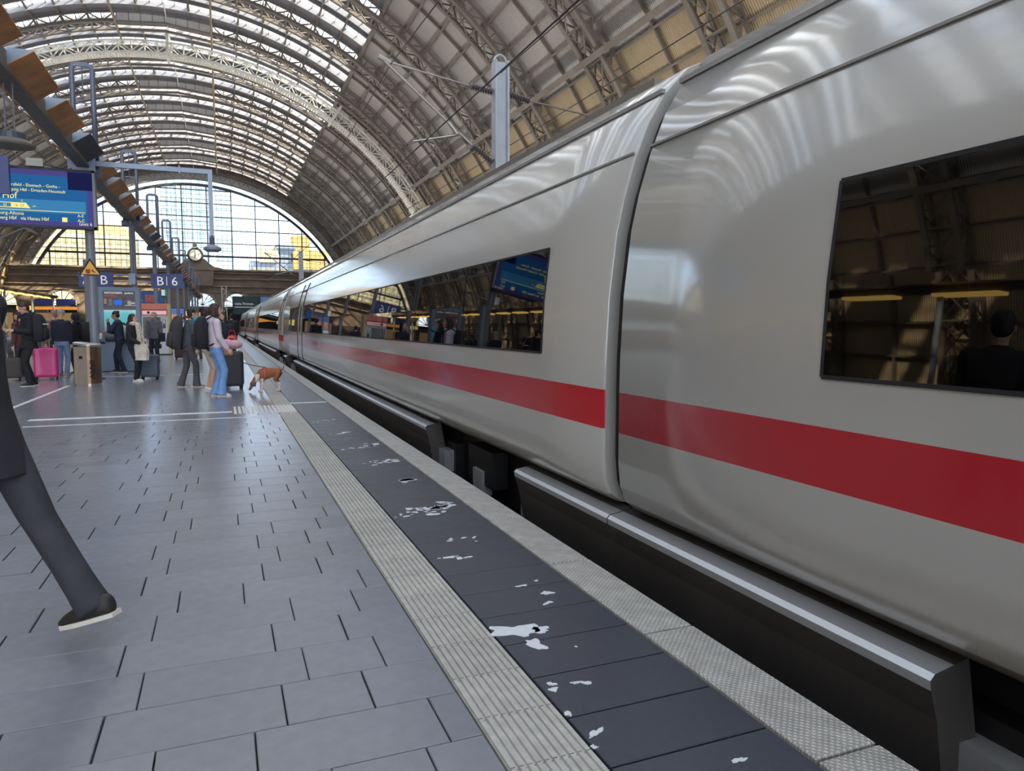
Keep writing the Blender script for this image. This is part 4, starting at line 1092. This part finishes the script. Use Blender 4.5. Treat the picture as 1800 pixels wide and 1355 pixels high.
# person with the hiking pack
person((-.72, 17.05, 0), -Q + .35, 1.70, 'person in grey flared trousers and dark jacket with a big hiking pack', slateg, greyp, tanshoe, hbl, 'short', lean=.16, flare=.03, feet=[(-.12, -.13), (.12, .14)])
backpack((-.86, 17.0, .82), -Q + .35, 1.18, charcoal, 'large grey hiking backpack on the person in grey flared trousers', 1.25, tilt=-.1)
MB().tube([(-.60, 16.98, 1.42), (-.52, 16.9, 1.46), (-.44, 16.95, 1.50), (-.42, 17.05, 1.52)], [.03, .05, .05, .03], 10).build('scarf', teal, smooth=True, label='bright teal scarf at the neck of the hiker', cat='scarf')
# bare-legged person behind the pink hoodie
person((-.30, 15.85, 0), -Q, 1.70, 'person with bare lower legs and white socks behind the pink hoodie', dknavy, beige_p, sneak, hd, 'bob', bare=True, feet=[(-.08, .0), (.09, .05)])
suitcase((.13, 16.25, 0), R(8), .50, .30, .80, mat('black_case', srgb(44, 46, 54), .45, 0, .1, 6), 'large black suitcase standing behind the person in the pink hoodie', 0, 5)
hbag = empty('handbag', (.16, 16.25, .835), .1, label='soft pale pink bag lying on the black suitcase', cat='bag'); bpk = cloth('bag_pink', (214, 170, 176), .1)
m = MB(); m.ell((0, 0, .1), .22, .13, .1); m.ell((-.08, 0, .12), .12, .11, .1); m.ell((.1, 0, .11), .13, .11, .09); e_ = remesh(m, .012, 3, 'pouch'); e_.materials.append(bpk); obj('pouch', e_, hbag)
MB().tube([(-.08, 0, .18), (-.05, -.02, .26), (.05, -.02, .26), (.08, 0, .18)], .012, 6).build('handle', bpk, hbag)
person((.02, 18.1, 0), R(150), 1.64, 'person with dark hair in navy jacket half hidden behind the pink hoodie', dknavy, navy, dkshoe, hd, 'long', coat=.12)
m = MB(); m.ell((0, 0, .13), .12, .06, .14); e_ = remesh(m, .012, 2, 'tote'); e_.materials.append(red_c); bg_ = empty('shoulder_bag', (.2, 17.9, .86), label='red bag beside the black suitcase', cat='bag'); obj('pouch', e_, bg_); MB().tube([(-.08, 0, .22), (-.05, .03, .36), (.05, .03, .36), (.08, 0, .22)], .01, 6).build('strap', red_c, bg_)
person((.36, 33.5, 0), R(10), 1.82, 'person in long black coat facing away near the train', black, black, dkshoe, hbl, 'short', coat=.45, coat_m=black, fat=1.1)
person((-.9, 30.5, 0), R(20), 1.62, 'person in dark blue jacket behind the big hiking pack', navy, charcoal, dkshoe, hd, 'short', coat=.1)
suitcase((-1.55, 31.0, 0), .2, .42, .28, .62, mat('burgundy_case', srgb(70, 40, 44), .5, 0, .15, 6), 'dark burgundy suitcase beside the big hiking pack', .3)
# brown-haired woman
person((-1.98, 19.2, 0), -Q - .35, 1.60, 'person with long brown hair in black jacket, black trousers and white sneakers', black, black, sneak, hb, 'long', feet=[(-.08, .02), (.08, .08)], arms=[((-.1, .15, -1), (.25, .75, -.5)), ((.12, .1, -1), (-.2, .8, -.45))])
sc = MB(); sc.ell((0, 0, .06), .1, .09, .06); sc.limb((.04, .1, .05), (.05, .16, -.4), .045, .05); sc.limb((-.04, .1, .05), (-.04, .15, -.25), .04, .045)
e_ = remesh(sc, .012, 3, 'scarf'); scm = mat('cloth_scarf', srgb(206, 194, 176), .9, 0, .45, 26); e_.materials.append(scm); obj('scarf', e_, None, (-1.95, 19.17, 1.32), (0, 0, -Q - .35), label='long cream patterned scarf of the brown haired person', cat='scarf')
tot = empty('tote_bag', (-1.80, 19.0, .52), -.6, label='white cloth tote bag held by the brown haired person', cat='bag')
MB().loft([[(-.17, -.05, 0), (.17, -.05, 0), (.17, .05, 0), (-.17, .05, 0)], [(-.19, -.04, .2), (.19, -.04, .2), (.19, .04, .2), (-.19, .04, .2)], [(-.17, -.02, .38), (.17, -.02, .38), (.17, .02, .38), (-.17, .02, .38)]]).build('bag_body', cream, tot)
for yy in (-.02, .02): MB().tube([(-.09, yy, .36), (-.07, yy, .56), (.07, yy, .56), (.09, yy, .36)], .01, 6).build('strap', cream, tot)
suitcase((-1.70, 19.85, 0), -.1, .42, .26, .62, mat('slate_case', srgb(72, 84, 98), .45, 0, .06, 6), 'slate blue hard suitcase beside the brown haired person', 0, 4)
# man eating in front of the info screen
person((-2.72, 23.12, 0), Q - .15, 1.74, 'person in navy jacket eating in front of the info screen', navy, dknavy, dkshoe, hd, 'bun', skin=SKIN2, feet=[(-.1, -.12), (.1, .12)], lean=.05, nod=.25,
       arms=[((-.2, .55, -.8), (.25, .15, 1)), ((.12, .25, -1), (-.1, .95, .1))])
backpack((-2.53, 23.1, .78), Q - .15, 1.2, black, 'black backpack on the person in the navy jacket', 1.05, logo=True)
m = MB(); m.ell((0, 0, .07), .06, .045, .08); m.ell((.02, 0, .13), .05, .03, .05); e_ = remesh(m, .012, 2, 'paper_bag'); e_.materials.append(cream); obj('paper_bag', e_, None, (-3.17, 22.89, .95), label='crumpled white paper food bag held by the person eating', cat='bag')
person((-2.16, 27.4, 0), R(165), 1.78, 'person in grey jacket and navy trousers standing before the vending machine', greyj, dknavy, tanshoe, hg, 'short', turn=-.2, coat=.06)
m = MB(); m.box(-.1, .1, -.05, .05, 0, .3); e_ = remesh(m, .012, 8, 'pouch'); e_.materials.append(dknavy); sbg = empty('messenger_bag', (-1.92, 27.28, .78), label='navy messenger bag at the hip of the person in grey', cat='bag'); obj('pouch', e_, sbg); MB().tube([(-.08, 0, .22), (-.2, .05, .62), (-.28, .08, .68)], .015, 6).build('strap', dknavy, sbg)
# group on the far left
person((-3.98, 18.75, 0), Q + .5, 1.86, 'tall person in black jacket with reflective stripe looking down', black, black, dkshoe, hb, 'short', nod=.5, hood=True, coat=.15, feet=[(-.1, .05), (.1, -.08)], arms=[((-.12, .15, -1), (.2, .9, .1)), ((.12, .15, -1), (-.2, .9, .1))])
backpack((-3.84, 18.62, .98), Q + .5 - .6, 1.2, black, 'black backpack with reflective strip on the tall person in black', 1.05, logo=True)
person((-4.72, 21.4, 0), Q - .4, 1.68, 'person in maroon jacket behind the tall person in black', maroon, charcoal, tanshoe, hd, 'short', coat=.05)
person((-3.90, 21.8, 0), R(-15), 1.74, 'person in pale beanie, dark vest and blue jeans', dknavy, denim, tanshoe, cloth('beanie_grey', (140, 150, 148)), 'beanie', fat=1.05, turn=.9)
person((-4.25, 22.9, 0), R(40), 1.74, 'person with short reddish hair in taupe coat beside the pale beanie', ochre, charcoal, dkshoe, hm_, 'short', turn=.5)
person((-3.72, 22.9, 0), Q - .3, 1.66, 'person in black jacket with the hood up by the waste bin', black, black, dkshoe, black, 'hood', lean=.05, coat=.1)
backpack((-3.54, 22.86, .85), Q - .3, 1.2, black, 'black backpack worn by the hooded person', 1.0)
person((-3.98, 24.4, 0), R(-10), 1.66, 'person in white trousers behind the group by the pink suitcase', charcoal, cloth('white', (214, 212, 214), .08), sneak, hd, 'short')
suitcase((-4.06, 20.75, 0), .12, .52, .32, .78, mat('pink_case', srgb(206, 40, 128), .28, 0, .04, 4, coat=.4), 'bright pink hard shell suitcase with raised handle', .34, 6)
suitcase((-4.75, 20.6, 0), .3, .4, .25, .55, mat('brown_case', srgb(66, 60, 58), .5), 'dark grey suitcase left behind the pink suitcase', .3)
person((-3.52, 13.5, 0), R(60), 1.72, 'person in long khaki coat at the edge beside the white line', khaki, khaki, dkshoe, hg, 'short', coat=.5, hem=.25)
backpack((-3.33, 13.42, .82), R(60) - 1.0, 1.1, mat('cloth_pattern', srgb(92, 96, 106), .9, 0, .5, 40), 'grey speckled shoulder bag on the person in khaki', .85)
# walker stepping out of the frame, trailing foot lifted
person((-.97, 3.56, 0), R(62), 1.78, 'person in dark trousers and coat striding past with trailing foot lifted', cloth('dark_coat', (44, 44, 52)), cloth('dark_trousers', (52, 52, 60)), dkshoe, hd, 'short', lean=.12, feet=[(-.1, .36), (.06, -.47)], lift=(0, .07), coat=.22, flare=.012,
       arms=[((-.12, -.4, -1), (-.05, .0, -1)), ((.14, .45, -1), (.0, .8, -.8))], vox=.013)
# passengers behind the train windows
person((2.62, 12.7, .36), R(180), 1.66, 'passenger in dark coat sitting at a train window', dknavy, black, dkshoe, hd, 'bob', sit=True)
person((2.62, 7.1, .36), R(150), 1.45, 'small passenger in pale top sitting at a train window', cloth('pale_blue', (170, 180, 214)), navy, dkshoe, hd, 'short', sit=True)

# ================================================================== DOG
dog = empty('dog', (.84, 15.45, 0), R(180) + .18, label='small brown and white dog sniffing the tactile strip on a leash', cat='dog')
# local: +x is the head end, z up
db = mat('fur_brown', srgb(150, 92, 58), .8, 0, .2, 14, .3, 90); dw = mat('fur_white', srgb(214, 206, 198), .8, 0, .08, 14, .3, 90); dk = mat('fur_grey_brown', srgb(104, 84, 74), .8, 0, .2, 14)
m = MB()
rg = lambda x_, z, ry, rz_: [(x_, ry * math.cos(2 * PI * j / 14), z + rz_ * math.sin(2 * PI * j / 14)) for j in range(14)]
m.loft([rg(-.25, .40, .03, .03), rg(-.22, .385, .075, .09), rg(-.12, .385, .08, .095), rg(0, .37, .085, .115), rg(.1, .35, .09, .135), rg(.18, .34, .078, .115), rg(.22, .34, .04, .06)])
m.limb((.16, 0, .36), (.27, 0, .24), .07, .052); m.limb((.25, 0, .25), (.31, 0, .17), .055, .05)
m.ell((.315, 0, .16), .058, .05, .055); m.limb((.33, 0, .14), (.375, 0, .055), .036, .024)
for s in (-1, 1):
    m.limb((.15, s * .05, .32), (.13, s * .055, .2), .042, .026); m.limb((.13, s * .055, .2), (.15, s * .055, .09), .024, .019); m.limb((.15, s * .055, .09), (.15, s * .055, .02), .019, .02); m.limb((.15, s * .055, .02), (.185, s * .055, .018), .021, .018)
    hx = -.2 + s * .03
    m.limb((hx, s * .05, .36), (hx + .06, s * .055, .24), .062, .036); m.limb((hx + .06, s * .055, .24), (hx - .035, s * .055, .14), .032, .021); m.limb((hx - .035, s * .055, .14), (hx - .02, s * .055, .025), .019, .019); m.limb((hx - .02, s * .055, .02), (hx + .02, s * .055, .018), .021, .018)
m.limb((-.24, 0, .42), (-.3, 0, .46), .02, .013); m.limb((-.3, 0, .46), (-.315, 0, .53), .013, .007)
me = remesh(m, .008, 3, 'body')
for q in (db, dw, dk): me.materials.append(q)
idx = []
for p in me.polygons:
    c = p.center
    i = 0
    if c.z < .19 and c.x < .24: i = 1
    if .13 < c.x < .25 and c.z < .28 and abs(c.y) < .045: i = 1
    if .19 < c.x < .27 and c.z > .2 and c.z < .36: i = 1
    if c.x > .28 and c.z < .22: i = 2
    if c.x > .12 and c.z < .3 and c.x < .2 and abs(c.y) >= .045 : i = 1 if c.z < .27 else 0
    idx.append(i)
me.polygons.foreach_set('material_index', idx); obj('body', me, dog)
for s in (-1, 1):
    m = MB(); m.ell((.29, s * .055, .155), .03, .012, .05, 10, 6); m.build('ear', dk, dog, smooth=True); MB().ell((.345, s * .036, .13), .008, .006, .008, 8, 6).build('eye', eye_m, dog)
MB().ell((.378, 0, .045), .014, .016, .012, 8, 6).build('nose', eye_m, dog)
m = MB(); m.loft([[(.1 + dx, (.097 + .004 * q) * math.cos(2 * PI * j / 16), .35 + (.142 + .004 * q) * math.sin(2 * PI * j / 16)) for j in range(16)] for dx, q in ((-.014, 0), (-.012, 1), (.012, 1), (.014, 0))]); m.build('harness', cloth('harness', (200, 90, 100)), dog)
m = MB(); m.loft([[(.04 + dx, .03 * math.cos(2 * PI * j / 10), .475 + .012 * math.sin(2 * PI * j / 10)) for j in range(10)] for dx in (-.03, .08)]); m.build('harness_saddle', cloth('harness', (200, 90, 100)), dog)
wire([(.04, 14.52, .80), (.25, 14.75, .66), (.5, 15.1, .56), (.79, 15.42, .49)], .008, 'thin leash running from the hand to the dog harness', 'leash')

# ================================================================== FAR END OF THE HALL
clk = empty('station_clock', (-3.95, YW - .6, 10.75), label='round station clock on an ornate dark stone pedestal before the great window', cat='clock')
m = MB(); m.prism([(-4.4, 0), (4.4, 0), (4.2, .35), (3.0, .6), (2.2, 1.1), (1.5, 1.9), (-1.5, 1.9), (-2.2, 1.1), (-3.0, .6), (-4.2, .35)], -.4, .6); m.build('pedestal', stone_m, clk)
m = MB(); m.prism([(-2.6, -2.6), (2.6, -2.6), (2.9, 0), (-2.9, 0)], -.3, .5); m.build('relief_block', stone_m, clk)
disc = lambda r_, y0, y1, zc_: MB().loft([[(r_ * math.cos(2 * PI * j / 32), yy, zc_ + r_ * math.sin(2 * PI * j / 32)) for j in range(32)] for yy in (y0, y1)])
disc(1.28, -.5, .4, 2.5).build('clock_rim', darksteel, clk); disc(.92, -.56, -.5, 2.5).build('clock_face', mat('clock_white', srgb(222, 220, 200), .5, emit=.12), clk)
MB().bar((0, -.6, 2.5), (0, -.6, 3.2), .1, .03, (0, 1, 0)).build('minute_hand', blackprint, clk); MB().bar((0, -.6, 2.5), (-.08, -.6, 2.0), .13, .03, (0, 1, 0)).build('hour_hand', blackprint, clk)
MB().loft([[(q * math.cos(2 * PI * j / 12), q * math.sin(2 * PI * j / 12), z) for j in range(12)] for q, z in ((.6, 3.7), (.25, 3.95), (.38, 4.2), (.3, 4.45), (.05, 4.6))]).build('finial', stone_m, clk)
# town beyond the window
b_yel = mat('sunlit_facade', srgb(186, 170, 132), .8, 0, .15, .3); b_glass = mat('tower_glass', srgb(150, 172, 184), .35, 0, .08, .1); b_fin = mat('tower_fin', srgb(168, 172, 170), .6); b_win = mat('far_window', srgb(150, 132, 92), .4); b_grey = mat('grey_roof', srgb(120, 130, 142), .7); b_tan = mat('tan_brick', srgb(176, 140, 84), .8, 0, .2, .4)
tw = empty('office_tower', (-10.1, 262, 0), label='pale blue glass office tower seen through the great window', cat='building')
MB().box(-7.2, 7.2, 0, 15, -1, 75).build('tower_body', b_glass, tw)
for i in range(7): MB().box(-7.2 + i * 2.4 - .18, -7.2 + i * 2.4 + .18, -.4, 0, -1, 75).build('facade_fin', b_fin, tw)
for i in range(20): MB().box(-7.2, 7.2, -.2, 0, 3 + i * 3.6, 3.7 + i * 3.6).build('floor_band', b_fin, tw)
t2 = empty('office_tower', (1.5, 300, 0), label='slender white office tower beside the blue glass tower', cat='building')
MB().box(-3, 3.4, 0, 12, -1, 80).build('tower_body', mat('white_tower', srgb(190, 192, 196), .6), t2)
for i in range(20): MB().box(-3, 3.4, -.2, 0, 3 + i * 3.8, 5 + i * 3.8).build('window_band', b_glass, t2)
yb = empty('apartment_building', (-42, 258, 0), label='sunlit yellow apartment block seen through the great window', cat='building')
MB().box(-20, 17, 0, 14, -1, 29.5).build('facade', b_yel, yb); MB().loft([[(-20, 0, 29.5), (17, 0, 29.5), (17, 14, 29.5), (-20, 14, 29.5)], [(-17, 4, 33), (13, 4, 33), (13, 10, 33), (-17, 10, 33)]]).build('roof', b_tan, yb)
wme = MB().box(-.55, .55, -.12, .02, 0, 1.7).mesh('window', b_win)
for i in range(15):
    for j in range(4): obj('window', wme, yb, (-18.4 + 2.4 * i, 0, 16.5 + 3.2 * j))
for i in range(4): MB().box(-20.1, 17.1, -.3, 0, 15.4 + 3.2 * i, 15.7 + 3.2 * i).build('string_course', stone_l, yb)
rbd = empty('townhouse', (20, 255, 0), label='row of grey roofed buildings behind the window near the train', cat='building')
MB().box(-11, 14, 0, 12, -1, 22.5).build('facade', b_grey, rbd); MB().box(-8, -2, -1, 6, 22, 27).build('upper_block', b_yel, rbd); MB().box(2.6, 8.2, -1, 6, 20, 31.2).build('stair_tower', b_tan, rbd); MB().box(8, 14, -1, 6, 20, 26.5).build('upper_block', b_tan, rbd)
MB().loft([[(x_, y_, z) for x_, y_ in ((-1 - q, 0 - q), (2 + q, 0 - q), (2 + q, 4 + q), (-1 - q, 4 + q))] for q, z in ((.2, 22), (.3, 25), (1.6, 26.8), (1.6, 28))]).build('roof_tank', b_grey, rbd)
for i in range(10): obj('window', wme, rbd, (-9.5 + 2.4 * i, 0, 18.5))
MB().box(-200, 200, 140, 420, -3, -1.0).build('street', concrete, label='grey street ground outside the hall', cat='ground', kind='structure')
# concourse building behind the arches
MB().box(-60, 60, 152, 153, -1, 4.6).build('wall_concourse', mat('concourse_wall', srgb(96, 92, 90), .7, 0, .2, .5), label='dim concourse wall behind the arched openings', cat='wall', kind='structure')
MB().box(-60, 60, 138, 153, 4.3, 4.6).build('ceiling_concourse', concrete, label='flat ceiling added over the concourse to keep its wall dark', cat='ceiling', kind='structure')  # added to keep sunlight off the concourse wall
# posters and shop fronts on the end wall
def sign(nm, x0, x1, z0, z1, y, mt, lbl, cat='sign', d=.12):
    e = empty(nm, ((x0 + x1) / 2, y, z0), label=lbl, cat=cat); w_ = (x1 - x0) / 2
    MB().box(-w_, w_, 0, d, 0, z1 - z0).build('panel', mt, e); MB().box(-w_ - .06, w_ + .06, d, d + .06, -.06, z1 - z0 + .06).build('frame', darksteel, e); return e
gp = sign('advertising_banner', 1.8, 6.2, 3.2, 6.3, YW - 1.2, mat('banner_green', srgb(44, 66, 68), .6, emit=.1), 'dark green advertising banner with white lettering on the end wall', 'banner')
text('viele Firmen.', .62, white_p, (-1.9, -.02, 1.65), gp); MB().box(-1.9, 1.7, -.02, 0, 1.2, 1.3).build('small_print', white_p, gp)
sign('poster', 6.4, 9.6, 3.6, 6.3, YW - 1.2, mat('poster_sky', srgb(80, 140, 200), .5, 0, .25, .8, emit=.2), 'blue poster beside the dark green banner', 'poster')
pb = sign('poster', -12.5, -9.1, 5.0, 6.95, YW - 1.2, mat('poster_blue', srgb(50, 90, 150), .5, 0, .2, .8, emit=.2), 'blue poster with red picture on the end wall above the vending machine', 'poster'); MB().box(-1.1, .7, -.03, 0, .1, 1.4).build('picture', mat('poster_red', srgb(170, 90, 70), .5, 0, .3, 2, emit=.2), pb)
ad = sign('light_box', -3.72, -2.66, 1.2, 2.58, 60, mat('ad_blue', srgb(84, 120, 190), .5, emit=.4), 'blue light box advert with food picture beyond the vending machine', 'advert'); MB().box(-.45, .45, -.03, 0, .35, .95).build('food_picture', mat('food', srgb(214, 150, 120), .5, 0, .35, 5, emit=.35), ad); MB().box(-.53, .53, -.03, 0, 0, .28).build('white_foot', white_p, ad)
MB().tube([(0, .1, -1.2), (0, .1, 0)], .06).build('foot', polegrey, ad)
ex = sign('exit_sign', -4.85, -4.3, 3.85, 4.45, 70, mat('exit_green', srgb(40, 130, 95), .5, emit=.4), 'small green and white exit sign hanging past the platform signs', 'sign'); MB().box(-.27, 0, -.03, 0, .05, .55).build('pictogram', white_p, ex)
MB().tube([(0, .1, .5), (0, .1, 1.38), (1.45, .1, 1.38)], .03).build('hanger', polegrey, ex)
orange_l = emitmat('shop_orange', srgb(240, 150, 60), .95); yellow_l = emitmat('shop_yellow', srgb(250, 215, 130), 1.0); blue_l = mat('board_blue', srgb(40, 52, 110), .5, emit=.3); warm_l = emitmat('shop_warm', srgb(178, 142, 98), .6)
sign('shop_sign', -26.2, -20.6, 3.65, 4.1, 128, orange_l, 'long orange lit shop sign at the far concourse', 'sign'); sign('shop_sign', -28.5, -26.4, 3.6, 4.2, 128, yellow_l, 'short yellow lit shop sign beside the orange one', 'sign')
sign('information_board', -25.3, -23.0, 4.3, 5.1, 124, blue_l, 'blue hanging information board above the orange shop sign', 'sign'); sign('information_board', -22.6, -20.2, 4.3, 5.1, 124, blue_l, 'blue hanging information board next to a green pictogram', 'sign')
for x0, x1, z0, z1, mt, lb in ((-34, -29.5, .3, 3.2, warm_l, 'warm lit shop window by the yellow shop sign'), (-28.5, -21, .3, 3.2, warm_l, 'warm lit shop window under the orange shop sign'), (-19, -14.5, .3, 3.0, mat('shop_dark', srgb(70, 64, 60), .5, emit=.1), 'dark shop front between the lit windows'), (-13.5, -9, .3, 3.2, warm_l, 'warm lit shop window below the blue and red poster'), (-7.2, -4.3, 2.2, 3.6, yellow_l, 'yellow lit kiosk sign under the clock'), (-4.0, -1.2, 2.5, 3.4, orange_l, 'orange lit kiosk sign right of the clock axis')):
    sign('kiosk', x0, x1, 0.0 if z0 < 1 else z0, z1, 130, mt, lb, 'shop')
lm = empty('lattice_mast', (.35, 110, 0), label='white lattice mast rising before the arched openings', cat='mast')
m = MB()
for dx in (-.3, .3): m.box(dx - .05, dx + .05, -.05, .05, 0, 6.8)
for i in range(11): m.bar((-.3 if i % 2 else .3, 0, .6 * i), (.3 if i % 2 else -.3, 0, .6 * (i + 1)), .06)
m.build('lattice', mat('mast_white', srgb(205, 205, 200), .5), lm)
# platform beyond: masts and light beam with warm lamps
warm_lamp = emitmat('warm_lamp', srgb(255, 205, 110), 2.6)
for xb, hid in ((-21.5, False), (15, True)):  # second beam is unseen, added to carry uplights for the roof above the train
    lb = empty('light_beam', (xb, 60, 5.0), label='long light beam with warm lamps over the next platform' if not hid else 'unseen light beam added behind the train under the roof fill lamps', cat='light beam')
    MB().box(-.15, .15, -100, 58, 0, .3).build('channel', beam_m, lb); MB().box(-.5, .5, -100, 58, .3, .36).build('reflector', beam_m, lb)
    if not hid:
        for i in range(26): MB().box(-.3, .3, -60 + 4.4 * i, -60 + 4.4 * i + 2.6, -.12, 0).build('lamp', warm_lamp, lb)
    uplights(xb, [-30 + 9.25 * i for i in range(16)])
    for i in range(9): MB().cyl((0, -40 + 12 * i), .12, -5.0, 0, 12).build('post', polegrey, lb)
uplights(-3.0, [-34 + 9.25 * i for i in range(4)])  # further added roof lamps behind the camera, no beam under them
for y_ in (45, 85):
    e = empty('catenary_mast', (-11.9, y_, -.9), label='overhead line mast between the empty tracks, %s' % ('beside the next platform' if y_ == 45 else 'close to the concourse'), cat='mast')
    MB().box(-.12, .12, -.12, .12, 0, 7.6).build('post', polegrey, e); MB().tube([(0, 0, 7.2), (2.4, 0, 7.4)], .03).build('top_tube', polegrey, e); MB().tube([(0, 0, 6.0), (2.4, 0, 7.3)], .03).build('bracket_arm', polegrey, e)
